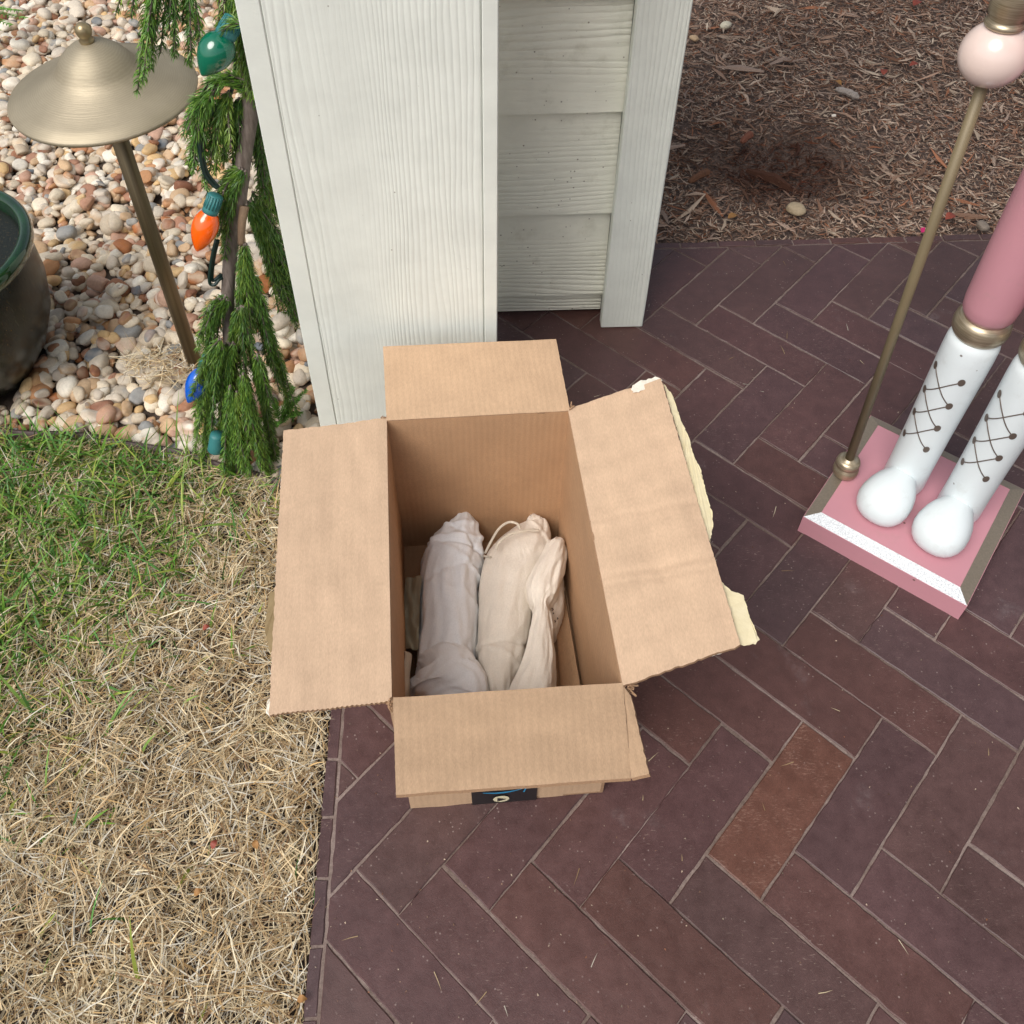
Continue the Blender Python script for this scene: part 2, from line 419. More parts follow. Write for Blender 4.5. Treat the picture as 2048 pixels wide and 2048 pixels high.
# --- ribbons: shared maker for blades, straw and needles
def ribbons(P0, D0, D1, L, Wd, col0, col1, seg=3, side=None):
    """P0 roots (n,3), D0/D1 start/end directions (n,3), L lengths, Wd widths -> V,F,C"""
    n = len(P0); t = np.linspace(0, 1, seg+1)
    P = [P0]; 
    for i in range(seg):
        tm = (t[i]+t[i+1])/2; d = D0*(1-tm)+D1*tm; d /= np.linalg.norm(d, axis=1)[:, None]+1e-9
        P.append(P[-1]+d*(L/seg)[:, None])
    if side is None:
        side = np.cross(D0+D1, rng.normal(size=(n, 3)))
    side = side/(np.linalg.norm(side, axis=1)[:, None]+1e-9)
    V = np.zeros((n, 2*(seg+1), 3)); C = np.zeros((n, 2*(seg+1), 3))
    for i in range(seg+1):
        wv = (Wd*.5*(1-.92*t[i]**2.2))[:, None]*side
        V[:, 2*i] = P[i]-wv; V[:, 2*i+1] = P[i]+wv
        C[:, 2*i] = C[:, 2*i+1] = col0*(1-t[i])+col1*t[i]
    base = (np.arange(n)*2*(seg+1))[:, None]
    F = np.concatenate([base+np.array([2*i, 2*i+1, 2*i+3, 2*i+2]) for i in range(seg)])
    return V.reshape(-1, 3), F, C.reshape(-1, 3)
def unit(v): return v/(np.linalg.norm(v, axis=-1, keepdims=True)+1e-9)

# --- turf
def turf_ok(x, y):
    by = np.interp(x, BX, BY); return (y < by-.004) & (x < patio_x(y)-.001)
tz = lambda x, y: -.024+.006*np.sin(x*31+2*np.sin(y*17))*np.cos(y*27)
def field(n, x0, x1, y0, y1):
    x = rng.uniform(x0, x1, n); y = rng.uniform(y0, y1, n); k = turf_ok(x, y); return x[k], y[k]
def nz(x, y, s, o=0): return np.array([noise.noise(Vector((a*s+o, b_*s, o))) for a, b_ in zip(x, y)])
def greenness(x, y):
    g = 1/(1+np.exp(-((-(x+.46)*15)+(y-.72)*11)))         # the far left of the lawn is alive
    return g
straw_pal = np.array([S(232, 208, 166), S(218, 190, 146), S(196, 166, 122), S(218, 206, 184), S(166, 134, 96), S(240, 222, 186), S(208, 168, 112), S(138, 104, 72)])*np.array([.97, 1.03, 1.10])
b = NB('dry_blade'); dry_m = b.set(b.attr(), .62, spec=.3)
b = NB('green_blade'); gm = b.set(b.attr(), .5, spec=.35); b.b.inputs['Subsurface Weight'].default_value = 0.0
VL, FL, CL = [], [], []; off = 0
def push(v, f, c):
    global off
    VL.append(v); FL.append(f+off); CL.append(c); off += len(v)
for layer, (n, zlo, zhi, emax, Lm) in enumerate(((28000, 0, .004, .35, .024), (46000, .003, .014, .40, .027), (19000, .010, .022, .45, .032))):
    x, y = field(n, -1.05, -.13, -.15, 1.0)
    clump = nz(x, y, 26, 3)*.5+.5+.3*nz(x, y, 60, 7)
    keep = rng.random(len(x)) < np.clip(.45+1.1*clump, .15, 1)*np.where(layer == 2, 1, 1); x, y, clump = x[keep], y[keep], clump[keep]
    g = greenness(x, y)
    n = len(x); flow = 2*math.pi*nz(x, y, 11, 1)+rng.normal(0, 1.25, n)
    el = np.abs(rng.normal(0, emax, n))+.02
    D0 = np.c_[np.cos(flow)*np.cos(el), np.sin(flow)*np.cos(el), np.sin(el)]
    turn = rng.normal(0, .28, n); el2 = el-rng.uniform(0, .9, n)*el-.12
    D1 = np.c_[np.cos(flow+turn)*np.cos(el2), np.sin(flow+turn)*np.cos(el2), np.sin(el2)]
    L = Lm*rng.lognormal(0, .38, n); Wd = rng.uniform(.0007, .0018, n)
    z = tz(x, y)+rng.uniform(zlo, zhi, n)*(.5+clump)
    P0 = np.c_[x, y, z]-D0*(L*.4)[:, None]*np.array([1, 1, 0]); P0[:, 0] = np.minimum(P0[:, 0], patio_x(P0[:, 1])-.004)
    tipx = P0[:, 0]+D0[:, 0]*L; far = (tipx > patio_x(P0[:, 1])+.004) & (rng.random(n) < .88)
    D0[far, 0] *= -1; D1[far, 0] *= -1
    c = straw_pal[rng.choice(8, n, p=[.18, .2, .16, .13, .1, .1, .08, .05])]*rng.uniform(.75, 1.1, n)[:, None]
    low = (.5, .75, 1.0)[layer]; c = c*(1-.0*low)
    # the browner duff near the pebble corner of the lawn, green tint in the living part
    gg = (rng.random(n) < g*.28)[:, None]; c = np.where(gg, c*np.array([.50, .62, .30]), c)
    side = np.cross(D0, np.array([0, 0, 1.]))+rng.normal(0, .35, (n, 3))
    push(*ribbons(P0, D0, D1, L, Wd, c*.9, c, 3, side))
tag(obj('dry_grass', np.vstack(VL), np.vstack(FL), dry_m, col=np.vstack(CL)), 'matted straw coloured dormant turf beside the brick edge', 'grass', kind='stuff')
VL, FL, CL = [], [], []; off = 0
x, y = field(42000, -1.05, -.16, -.15, 1.0)
g = greenness(x, y); cl = nz(x, y, 30, 5)
keep = rng.random(len(x)) < np.clip(g*(.72+.8*cl)+.004, 0, 1); x, y = x[keep], y[keep]; n = len(x)
az = rng.uniform(0, 2*math.pi, n); el = rng.uniform(.6, 1.45, n)
D0 = np.c_[np.cos(az)*np.cos(el), np.sin(az)*np.cos(el), np.sin(el)]; D1 = D0+np.c_[np.cos(az)*.7, np.sin(az)*.7, -rng.uniform(.0, .5, n)]
c = np.array([S(110, 152, 58), S(84, 134, 50), S(130, 164, 78), S(150, 164, 72), S(92, 140, 72)])[rng.integers(0, 5, n)]*1.05*rng.uniform(.8, 1.15, n)[:, None]
L = .043*rng.lognormal(0, .32, n)
push(*ribbons(np.c_[x, y, tz(x, y)+.004], D0, D1, L, rng.uniform(.0022, .0044, n), c*.85, c, 4))
tag(obj('green_grass', np.vstack(VL), np.vstack(FL), gm, col=np.vstack(CL)), 'living green grass blades growing through the straw at the pebble border', 'grass', kind='stuff')

# --- lawn edging strip
xs = np.linspace(-1.6, -.215, 60); pts = [(x, border(x)+.002*math.sin(x*40), 0) for x in xs]
V = []; 
for (x, y, z) in pts:
    for dy, zz in ((-.0022, -.05), (-.0022, -.002+.002*N3(x*9, 1)), (.0022, -.002+.002*N3(x*9, 1)), (.0022, -.05)): V.append((x, y+dy, zz))
F = [(4*i+k, 4*i+k+1, 4*i+k+5, 4*i+k+4) for i in range(len(pts)-1) for k in range(3)]
tag(obj('lawn_edging', V, F, m_simple('edging_plastic', (.075, .05, .045), .6, var=.4, bump=.0005)), 'thin dark brown edging strip between the turf and the pebbles', 'edging')

# --- mulch
def chips(n, x0, x1, y0, y1, zf, L0, pal_, pw_, damp=True):
    x = rng.uniform(x0, x1, n); y = rng.uniform(y0, y1, n)
    az = rng.uniform(0, math.pi*2, n)+.6*nz(x, y, 12, 2); el = rng.normal(0, .16, n)
    D = np.c_[np.cos(az)*np.cos(el), np.sin(az)*np.cos(el), np.sin(el)]
    L = L0*rng.lognormal(0, .5, n); Wd = L*rng.uniform(.06, .20, n)+.0006
    D2 = unit(D+rng.normal(0, .35, (n, 3))*np.array([1, 1, .4]))
    side = unit(np.cross(D, np.array([0, 0, 1.])+rng.normal(0, .3, (n, 3)))); up = unit(np.cross(side, D))
    hol = np.array([hit_hollow(a, b_) for a, b_ in zip(x, y)])
    P = np.c_[x, y, zf(x, y)]
    rings = []
    for t, ws in ((0, .35), (.5, 1), (1, .22)):
        c = P-D*(L*.5)[:, None]+(D*min(t, .5)*2*.5+D2*max(t-.5, 0))*L[:, None]
        w_ = (Wd*.5*ws)[:, None]; h_ = w_*.45
        rings.append([c-side*w_-up*h_*.3, c-side*w_*.3+up*h_, c+side*w_-up*h_*.1, c+side*w_*.2-up*h_])
    V = np.stack([q for r_ in rings for q in r_], 1)
    f = []
    for r_ in (0, 1):
        for k in range(4): f.append([r_*4+k, r_*4+(k+1) % 4, (r_+1)*4+(k+1) % 4, (r_+1)*4+k])
    f += [[3, 2, 1, 0], [8, 9, 10, 11]]
    F = (np.arange(n)*12)[:, None, None]+np.array(f)[None]
    c = pal_[rng.choice(len(pal_), n, p=pw_)]*rng.uniform(.7, 1.2, n)[:, None]
    if damp:
        wet = np.clip(hol*1.35+.35*nz(x, y, 14, 9), 0, 1)[:, None]; c = c*(1-wet)+c*np.array([.24, .16, .14])*wet
    C = np.repeat(c, 12, 0)
    return V.reshape(-1, 3), F.reshape(-1, 4), C
mp = np.array([S(172, 144, 128), S(194, 174, 160), S(146, 116, 100), S(192, 174, 158), S(116, 88, 74), S(160, 112, 88), S(206, 190, 174), S(162, 142, 132)])*np.array([.98, .95, .88])
mw = [.2, .17, .17, .09, .13, .08, .04, .12]
mz = lambda x, y: np.array([-.012-.034*hit_hollow(a, b_)+.007*noise.noise(Vector((a*7, b_*7, 3))) for a, b_ in zip(x, y)])
def mzl(lo, hi): return lambda x, y: mz(x, y)+rng.uniform(lo, hi, len(x))-.010*np.clip((1.36-y)/.03, 0, 1)
VL, FL, CL = [], [], []; off = 0
push(*chips(30000, .18, 1.75, YF+.004, 2.55, mzl(-.006, .003), .0085, mp, mw))
push(*chips(52000, .18, 1.75, YF+.006, 2.55, mzl(.0, .009), .0100, mp, mw))
push(*chips(3600, .18, 1.75, YF+.010, 2.55, mzl(.006, .013), .021, mp, mw))
b = NB('mulch'); mc = b.mix(1.0, b.attr(), b.ramp(b.noise(500, 4, .6), [(.3, .8), (.7, 1.2)]), 'MULTIPLY'); mul_m = b.set(mc, .85, spec=.2)
tag(obj('bark_mulch', np.vstack(VL), np.vstack(FL), mul_m, smooth=False, col=np.vstack(CL)), 'shredded brown bark mulch bed beyond the brick edge', 'mulch', kind='stuff')
xs = np.linspace(.1, 2.6, 70); ys = np.linspace(YF+.001, 3.4, 60); nx = len(xs)
V = [(x, y, -.020-.036*hit_hollow(x, y)+.007*N3(x*7, y*7, 3)) for y in ys for x in xs]
F = [(j*nx+i, j*nx+i+1, (j+1)*nx+i+1, (j+1)*nx+i) for j in range(len(ys)-1) for i in range(nx-1)]
b = NB('mulch_bed'); b.bump(b.noise(260, 6, .7), .8, .004); mbm = b.set(b.ramp(b.noise(180, 6, .7), [(.3, (.05, .033, .026)), (.7, (.24, .17, .14))]), .95)
tag(obj('mulch_bed', V, F, mbm), kind='structure')

# ================================================================ PORCH COLUMN, WALL
def m_paint(name, axis, dirt=0, c=S(231, 235, 227), freq=50, amp=.00048, edge=False):
    b = NB(name)
    sc = (1, 1, .10) if axis == 'Z' else (.16, 1, 1)
    v = b.map(sc)
    big = b.noise(6.5, 3, .5, vec=v, out='Color')
    add = b.n('VectorMath', operation='MULTIPLY_ADD'); add.inputs[1].default_value = (.11, .11, .11)
    b.l(big, add.inputs[0]); b.l(v, add.inputs[2])
    wv = b.n('TexWave', wave_type='BANDS', bands_direction='X' if axis == 'Z' else 'Z', wave_profile='SIN')
    wv.inputs['Scale'].default_value = freq; wv.inputs['Distortion'].default_value = 3.4; wv.inputs['Detail'].default_value = 3; wv.inputs['Detail Scale'].default_value = 1.4
    b.l(add.outputs[0], wv.inputs['Vector'])
    h = b.ramp(wv.outputs['Fac'], [(0, 0), (.3, .6), (.8, 1)])
    msk = b.ramp(b.noise(7, 2, .5, vec=v), [(.38, .05), (.60, 1)])
    h = b.math('MULTIPLY', h, msk)
    h = b.math('ADD', h, b.math('MULTIPLY', b.noise(1, 4, .6, vec=b.map((90, 90, 1400) if edge else ((700, 700, 60) if axis == 'Z' else (60, 700, 700)))), .45))
    b.bump(h, .75, amp)
    d = b.ramp(b.noise(14, 5, .6), [(.35, .93), (.65, 1.03)])
    cc = b.mix(1.0, c, d, 'MULTIPLY')
    spt = b.n('TexVoronoi', feature='F1'); spt.inputs['Scale'].default_value = 34; b.l(b.tc.outputs['Object'], spt.inputs['Vector'])
    cc = b.mix(b.math('MULTIPLY', b.ramp(spt.outputs['Distance'], [(0, 1), (.022, 1), (.04, 0)]), .6), cc, (.20, .15, .11))
    if dirt:
        s2 = b.n('TexVoronoi', feature='F1'); s2.inputs['Scale'].default_value = 75; b.l(b.tc.outputs['Object'], s2.inputs['Vector'])
        k2 = b.math('MULTIPLY', b.ramp(s2.outputs['Distance'], [(0, 1), (.05, 1), (.11, 0)]), b.ramp(b.noise(13, 3, .6), [(.44, 0), (.52, 1)]))
        cc = b.mix(b.math('MULTIPLY', k2, .85), cc, (.16, .11, .07))
        cc = b.mix(b.math('MULTIPLY', b.ramp(b.noise(24, 6, .7), [(.56, 0), (.72, 1)]), .25), cc, (.36, .33, .20))
    return b.set(cc, .5, spec=.4)
face_m = m_paint('painted_grain_vertical', 'Z'); edge_m = m_paint('painted_board_edge', 'Z', freq=3, amp=.0006, edge=True)
CYF = .860; CXL, CXR = -.2035, .0375; CYB = CYF+.241; CTOP = 2.35
t = thing('porch_column', 'boxed square porch column clad in pale grey-white wood grain boards', 'column', ((CXL+CXR)/2, CYF+.12, 0))
fix(obj('front_board', *box(CXL+.02272, CXR-.0162, CYF+.0008, CYF+.02, .002, CTOP), face_m, t, smooth=False))
fix(obj('side_board', *box(CXL, CXL+.0227, CYF, CYB-.021, .002, CTOP, .001), edge_m, t, smooth=False))
fix(obj('side_board', *box(CXR-.0157, CXR, CYF, CYB-.021, .002, CTOP, .001), edge_m, t, smooth=False))
fix(obj('back_board', *box(CXL, CXR, CYB-.02, CYB, .002, CTOP), face_m, t, smooth=False))

# unseen roof added to dim the patio's right; column and wall carry its beam
t = thing('added_shade_roof', 'unseen flat roof with a cross beam, added to shade the brick patio', 'roof', (1.4, 0, 2.4))
fix(obj('ceiling', *box(.48, 3.2, -1.6, 1.00, 2.52, 2.60), edge_m, t, smooth=False))
fix(obj('beam', *box(CXL-.03, 3.2, 1.0, 1.25, CTOP+.002, 2.519), edge_m, t, smooth=False))

# clad wall with corner board
SY = 1.148; CBY = 1.1225
t = thing('clad_wall', 'short lap sided wall with a pale corner board behind the column', 'wall', (.1, 1.25, 0))
sid_m = m_paint('painted_grain_horizontal', 'X', dirt=1, c=S(246, 245, 228), freq=34, amp=.0014)
zs = [-.0, .054, .216, .3866, .547, .717, .887, 1.057, 1.227, 1.397, 1.567, 1.737, 1.907, 2.077, 2.247, 2.35]
for i in range(len(zs)-1):
    z0, z1 = zs[i], zs[i+1]+.012; x0, x1 = .0385, .2175
    if i == 0: z0 = .012
    if i == 0: y0b, y0t = SY+.008, SY+.009
    else: y0b, y0t = SY-.003, SY+.0085
    z1 = min(z1, CTOP)
    q = [(x0, y0b, z0), (x1, y0b, z0), (x1, y0t, z1), (x0, y0t, z1)]
    V = q+[(x, SY+.016, z) for x, y, z in q]
    if i: V[4:6] = [(x, y0b+.0065, z) for x, y, z in q[:2]]; V[6:8] = [(x, y0t+.0065, z) for x, y, z in q[2:]]
    fix(obj('siding_board', V, [(0, 1, 2, 3), (7, 6, 5, 4), (0, 4, 5, 1), (1, 5, 6, 2), (2, 6, 7, 3), (3, 7, 4, 0)], sid_m, t, smooth=False))
fix(obj('corner_board', *box(.2160, .2830, CBY, CBY+.019, .001, CTOP), m_paint('painted_corner_grain', 'Z', c=S(234, 238, 228), freq=44, amp=.0006), t, smooth=False))
fix(obj('corner_board', *box(.2635, .2830, CBY+.0192, CBY+.55, .001, CTOP), edge_m, t, smooth=False))
fix(obj('wall_core', *box(.0385, .262, SY+.0170, CBY+.55, .002, CTOP-.003), edge_m, t, smooth=False))

# ================================================================ CARDBOARD BOX
def m_card(name, axis, c, amp=.5):
    b = NB(name); v = b.tc.outputs['UV']
    wv = b.n('TexWave', wave_type='BANDS', bands_direction=axis, wave_profile='SIN'); wv.inputs['Scale'].default_value = 1; wv.inputs['Distortion'].default_value = 1.6; wv.inputs['Detail'].default_value = 1
    mp_ = b.n('Mapping'); mp_.inputs['Scale'].default_value = (44, 44, 1); b.l(v, mp_.inputs['Vector']); b.l(mp_.outputs[0], wv.inputs['Vector'])
    fib = b.noise(1, 5, .65, vec=b.map((900, 260, 600)))
    blot = b.noise(38, 5, .6)
    cc = b.mix(1.0, c, b.ramp(fib, [(.3, .88), (.7, 1.10)]), 'MULTIPLY')
    cc = b.mix(1.0, cc, b.ramp(blot, [(.3, .94), (.7, 1.05)]), 'MULTIPLY')
    cc = b.mix(1.0, cc, b.ramp(wv.outputs['Fac'], [(0, .975 if amp > .4 else .992), (1, 1.01)]), 'MULTIPLY')
    n1 = b.bump(wv.outputs['Fac'], .28*amp, .0009); b.bump(fib, .3, .0005, n1)
    return b.set(cc, .78, spec=.25)
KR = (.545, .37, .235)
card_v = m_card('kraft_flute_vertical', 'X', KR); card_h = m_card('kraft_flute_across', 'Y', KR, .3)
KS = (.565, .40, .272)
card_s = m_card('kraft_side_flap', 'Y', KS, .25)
card_in = m_card('kraft_inside_shaded', 'X', (.49, .30, .17), .6)  # same paper as the flaps, darkened to carry the shade inside the box
fl_m = m_simple('kraft_core', (.33, .20, .115), .9, var=.5, vs=900)
def patch(name, P, mats, parent, nu=28, nv=20, th=.0034, warp=.0012, jit=(0, 0, 0, 0), saw=(0, 0, 0, 0), side=1, seed=0, bend=None, zig=.004):
    """P = [p00, p10, p11, p01]; u from p00 to p10, v from p00 to p01. th along the normal. jit/saw per edge: v0, u1, v1, u0"""
    P = [np.array(p, float) for p in P]; lu = np.linalg.norm(P[1]-P[0]); lv = np.linalg.norm(P[3]-P[0])
    n = np.cross(P[1]-P[0], P[3]-P[0]); n /= np.linalg.norm(n); n *= side
    if any(jit) or any(saw): nu = max(nu, int(lu/.0011) if (saw[0] or saw[2]) else int(lu/.003)); nv = max(nv, int(lv/.0011) if (saw[1] or saw[3]) else int(lv/.003))
    T, B_, UV = [], [], []
    du = (P[1]-P[0])/lu; dv = (P[3]-P[0])/lv
    for j in range(nv+1):
        for i in range(nu+1):
            u, v = i/nu, j/nv
            p = P[0]*(1-u)*(1-v)+P[1]*u*(1-v)+P[2]*u*v+P[3]*(1-u)*v
            p = p+n*warp*(N3(u*3+seed, v*3)+.4*N3(u*9+seed, v*7, 4))
            if bend: p = p+n*bend(u, v)
            def ed(k, s): return jit[k]*(N3(s*130+seed, k*7)+.6*N3(s*420+seed, k*5)) + (saw[k]*(1 if (int(s/.0022) % 2) else -1) if saw[k] else 0)
            if j == 0: p = p-dv*ed(0, u*lu)
            if j == nv: p = p+dv*ed(2, u*lu)
            if i == 0: p = p-du*ed(3, v*lv)
            if i == nu: p = p+du*ed(1, v*lv)
            T.append(p); B_.append(p-n*th); UV.append((u*lu, v*lv))
    w_ = nu+1; N_ = len(T); F, MI = [], []
    for j in range(nv):
        for i in range(nu):
            a = j*w_+i; F.append((a, a+1, a+1+w_, a+w_)); MI.append(0); F.append((N_+a, N_+a+w_, N_+a+1+w_, N_+a+1)); MI.append(1)
    for i in range(nu):
        F.append((i+1, i, N_+i, N_+i+1)); a = nv*w_+i; F.append((a, a+1, N_+a+1, N_+a)); MI += [2, 2]
    for j in range(nv):
        a = j*w_; F.append((a, a+w_, N_+a+w_, N_+a)); a = j*w_+nu; F.append((a+w_, a, N_+a, N_+a+w_)); MI += [2, 2]
    if side < 0: F = [f[::-1] for f in F]
    o = obj(name, T+B_, F, mats, parent, True, mi=MI)
    uv = o.data.uv_layers.new(name='UVMap'); vi = np.zeros(len(o.data.loops), np.int32); o.data.loops.foreach_get('vertex_index', vi)
    UV = np.array(UV+UV, np.float32); uv.data.foreach_set('uv', UV[vi].ravel())
    sm = np.array([m_ != 2 for m_ in MI]); o.data.polygons.foreach_set('use_smooth', sm)
    for e in range(0): pass
    me = o.data
    # sharp rim
    me.set_sharp_from_angle(angle=R(40)) if hasattr(me, 'set_sharp_from_angle') else None
    return o
HB = .268
bFL, bFR = np.array([-.0760, .3838, .001]), np.array([.1363, .3953, .001])
bBL, bBR = np.array([-.0945, .7215, .001]), np.array([.1160, .7290, .001])
tFL, tFR = PZ(777, 1403, HB), PZ(1251, 1373, HB); tBL, tBR = PZ(768, 838, HB), PZ(1141, 818, HB)
bx = thing('cardboard_box', 'open brown corrugated cardboard box holding cloth bags on the brick patio', 'box', (.02, .55, 0))
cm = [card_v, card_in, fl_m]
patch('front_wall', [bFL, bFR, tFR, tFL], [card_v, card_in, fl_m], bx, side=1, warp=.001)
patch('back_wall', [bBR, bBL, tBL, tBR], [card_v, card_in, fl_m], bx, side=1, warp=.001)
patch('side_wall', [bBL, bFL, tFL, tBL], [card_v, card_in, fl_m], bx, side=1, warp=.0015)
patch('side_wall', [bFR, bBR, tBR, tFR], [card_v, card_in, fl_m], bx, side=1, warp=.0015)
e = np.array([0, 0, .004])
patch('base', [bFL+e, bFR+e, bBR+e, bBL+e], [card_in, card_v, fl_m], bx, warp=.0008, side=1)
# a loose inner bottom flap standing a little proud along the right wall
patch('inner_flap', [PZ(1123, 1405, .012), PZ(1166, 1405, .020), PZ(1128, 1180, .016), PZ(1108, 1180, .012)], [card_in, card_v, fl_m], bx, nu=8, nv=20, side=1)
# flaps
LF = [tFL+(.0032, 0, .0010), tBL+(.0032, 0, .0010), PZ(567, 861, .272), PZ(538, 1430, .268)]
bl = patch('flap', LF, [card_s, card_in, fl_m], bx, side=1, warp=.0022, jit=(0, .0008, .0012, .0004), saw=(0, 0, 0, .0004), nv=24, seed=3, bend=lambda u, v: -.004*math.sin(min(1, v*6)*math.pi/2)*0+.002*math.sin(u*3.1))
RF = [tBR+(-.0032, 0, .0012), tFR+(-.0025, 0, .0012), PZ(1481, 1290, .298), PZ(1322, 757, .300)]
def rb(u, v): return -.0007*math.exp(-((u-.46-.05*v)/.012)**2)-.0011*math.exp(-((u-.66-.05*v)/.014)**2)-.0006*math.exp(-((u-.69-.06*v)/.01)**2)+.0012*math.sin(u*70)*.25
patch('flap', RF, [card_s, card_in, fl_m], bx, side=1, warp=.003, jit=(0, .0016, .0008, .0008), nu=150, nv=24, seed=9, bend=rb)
FF = [PZ(792, 1590, .302), PZ(1262, 1556, .302), tFR+(-.002, .0032, .0012), tFL+(.004, .0032, .0012)]
patch('flap', FF, [card_v, card_v, fl_m], bx, side=1, warp=.0012, jit=(.0002, .0004, 0, .0004), seed=5)
# creased strip along the right end of the front flap
patch('flap_edge_fold', [PZ(1262, 1556, .302), PZ(1298, 1548, .309), PZ(1262, 1392, .272), tFR+(-.002, 0, .0008)], [card_v, card_v, fl_m], bx, nu=6, side=1, jit=(.0002, .0008, 0, 0), seed=6)
BF = [tBL+(.003, -.0032, .0010), tBR+(-.001, -.0032, .0010), PZ(1112, 678, .272), PZ(766, 693, .272)]
patch('flap', BF, [card_v, card_in, fl_m], bx, side=-1 if False else 1, warp=.0010, jit=(0, .0004, .0002, .0003), seed=8)
# crushed paper at the four crease corners
for (p, s, n_) in ((tFL+(.002, 0, -.002), .007, 5), (tFR+(.004, -.001, -.003), .006, 8), (tBL+(.001, .001, 0), .006, 3), (tBR+(.003, 0, .001), .006, 4)):
    vv, ff = [], []; 
    prt = []
    for k in range(n_):
        a = p+np.array([random.gauss(0, s*.25) for _ in range(3)]); q = [a+np.array([random.gauss(0, s*.4), random.gauss(0, s*.5), random.gauss(0, s*.4)]) for _ in range(3)]
        prt.append(tube(smooth_path([a]+q, 12), np.linspace(.0011, .0005, 12), 4))
    obj('torn_corner', *merge(prt), fl_m, bx, smooth=False)
# torn paper tape on the flaps
b = NB('paper_tape'); tape_m = b.set(b.mix(b.noise(90, 4), S(214, 200, 158), S(232, 222, 190)), .6); b.bump(b.noise(160, 4), .4, .001)
b = NB('torn_white'); white_t = b.set(b.mix(b.noise(300, 4), S(225, 218, 200), S(245, 240, 228)), .9); b.bump(b.noise(500, 5), .7, .001)
b = NB('tan_tape'); tan_t = b.set(b.mix(b.noise(60, 4), S(128, 108, 72), S(160, 140, 104)), .45)
def sheet(name, pix, z, mat, parent, th=.0006, dens=.0022, jit=.0009, seed=0, zf=None, label=None):
    pts = [PZ(x, y, z if not hasattr(z, '__call__') else z(x, y)) for x, y in pix]; P = []
    for i in range(len(pts)):
        a, c = pts[i], pts[(i+1) % len(pts)]; k = max(1, int(np.linalg.norm(c-a)/dens))
        for t_ in range(k):
            p = a+(c-a)*t_/k; P.append(p+np.array([N3(p[0]*600+seed, p[1]*600)*jit, N3(p[1]*600, p[0]*600+seed)*jit, N3(p[0]*120, p[1]*120, seed)*.0012]))
    n_ = len(P); V = P+[p-np.array([0, 0, th]) for p in P]
    F = [tuple(range(n_)), tuple(range(2*n_-1, n_-1, -1))]+[((i+1) % n_, i, n_+i, n_+(i+1) % n_) for i in range(n_)]
    o = fix(obj(name, V, F, mat, parent, smooth=False))
    if label: o['label'] = label
    return o
sheet('torn_tape', [(1326, 765), (1345, 790), (1360, 835), (1380, 880), (1385, 905), (1402, 940), (1412, 985), (1424, 1025), (1427, 1045), (1420, 1083), (1412, 1072), (1395, 1015), (1360, 880)], .2945, tape_m, bx)
sheet('torn_tape', [(1437, 1160), (1462, 1181), (1487, 1191), (1500, 1235), (1519, 1279), (1511, 1288), (1488, 1291), (1472, 1286), (1455, 1215)], .293, tape_m, bx)
sheet('torn_tape', [(1263, 772), (1280, 762), (1312, 753), (1326, 760), (1320, 770), (1266, 786)], .2935, white_t, bx, jit=.0018)
sheet('torn_tape', [(1422, 1301), (1445, 1297), (1466, 1292), (1450, 1303), (1424, 1313)], .288, white_t, bx, jit=.0012)
sheet('torn_tape', [(569, 862), (572, 900), (562, 960), (560, 1030), (555, 1120), (566, 1110), (574, 980)], .266, white_t, bx, jit=.0015)
sheet('torn_tape', [(538, 1187), (552, 1180), (556, 1240), (550, 1310), (538, 1300), (529, 1258)], .262, tan_t, bx, jit=.0004, label='brown tape end sticking out under the left flap')
sheet('torn_tape', [(545, 1390), (534, 1402), (532, 1425), (540, 1433), (548, 1430)], .264, white_t, bx, jit=.0006)
# front label: black band, blue arc, cream disc with a play mark
fn = np.cross(bFR-bFL, np.array([0, 0, 1.])); fn /= np.linalg.norm(fn)      # outward (towards the camera)
def FW(u, z, o_): 
    a = bFL*(1-u)+bFR*u; c = tFL*(1-u)+tFR*u; t_ = z/HB; return a*(1-t_)+c*t_+fn*o_
def quadgrid(u0, u1, z0, z1, o_, nu=14, nz_=10):
    V = [FW(u0+(u1-u0)*i/nu, z0+(z1-z0)*j/nz_, o_) for j in range(nz_+1) for i in range(nu+1)]
    return V, [(j*(nu+1)+i, j*(nu+1)+i+1, (j+1)*(nu+1)+i+1, (j+1)*(nu+1)+i) for j in range(nz_) for i in range(nu)]
blk = m_simple('label_black', (.012, .012, .014), .38); blu = m_simple('label_blue', S(40, 140, 185), .45); crm = m_simple('label_cream', S(222, 214, 180), .5)
lab = obj('tape_label', *quadgrid(.318, .652, .001, HB-.03, .0022), blk, bx)
arc = []
for i in range(25):
    t_ = i/24; u = .375+.215*t_; zz = .0405-.0085*math.sin(math.pi*(.12+.8*t_))+.004*t_; wd = .0007+.0012*math.sin(math.pi*min(1, t_*1.1))
    arc += [FW(u, zz-wd, .0034), FW(u, zz+wd, .0034)]
F = [(2*i, 2*i+2, 2*i+3, 2*i+1) for i in range(24)]
n0 = len(arc); hu, hz = .590, .0405
for a_, b_ in (((.560, .0455), (.594, .0435)), ((.594, .0435), (.583, .0315))):
    for q in ((a_[0], a_[1]-.0012), (b_[0]+.004, b_[1]-.0012), (b_[0]+.004, b_[1]+.0012), (a_[0], a_[1]+.0012)) if a_[1] > b_[1]-1 and a_[0] < b_[0] else ((a_[0]-.004, a_[1]), (b_[0]-.004, b_[1]), (b_[0]+.004, b_[1]), (a_[0]+.004, a_[1])): arc.append(FW(q[0], q[1], .0037))
F += [(n0, n0+1, n0+2, n0+3), (n0+4, n0+5, n0+6, n0+7)]
obj('arrow_mark', arc, F, blu, lab, smooth=False)
cu, cz, cr = .468, .0155, .0088
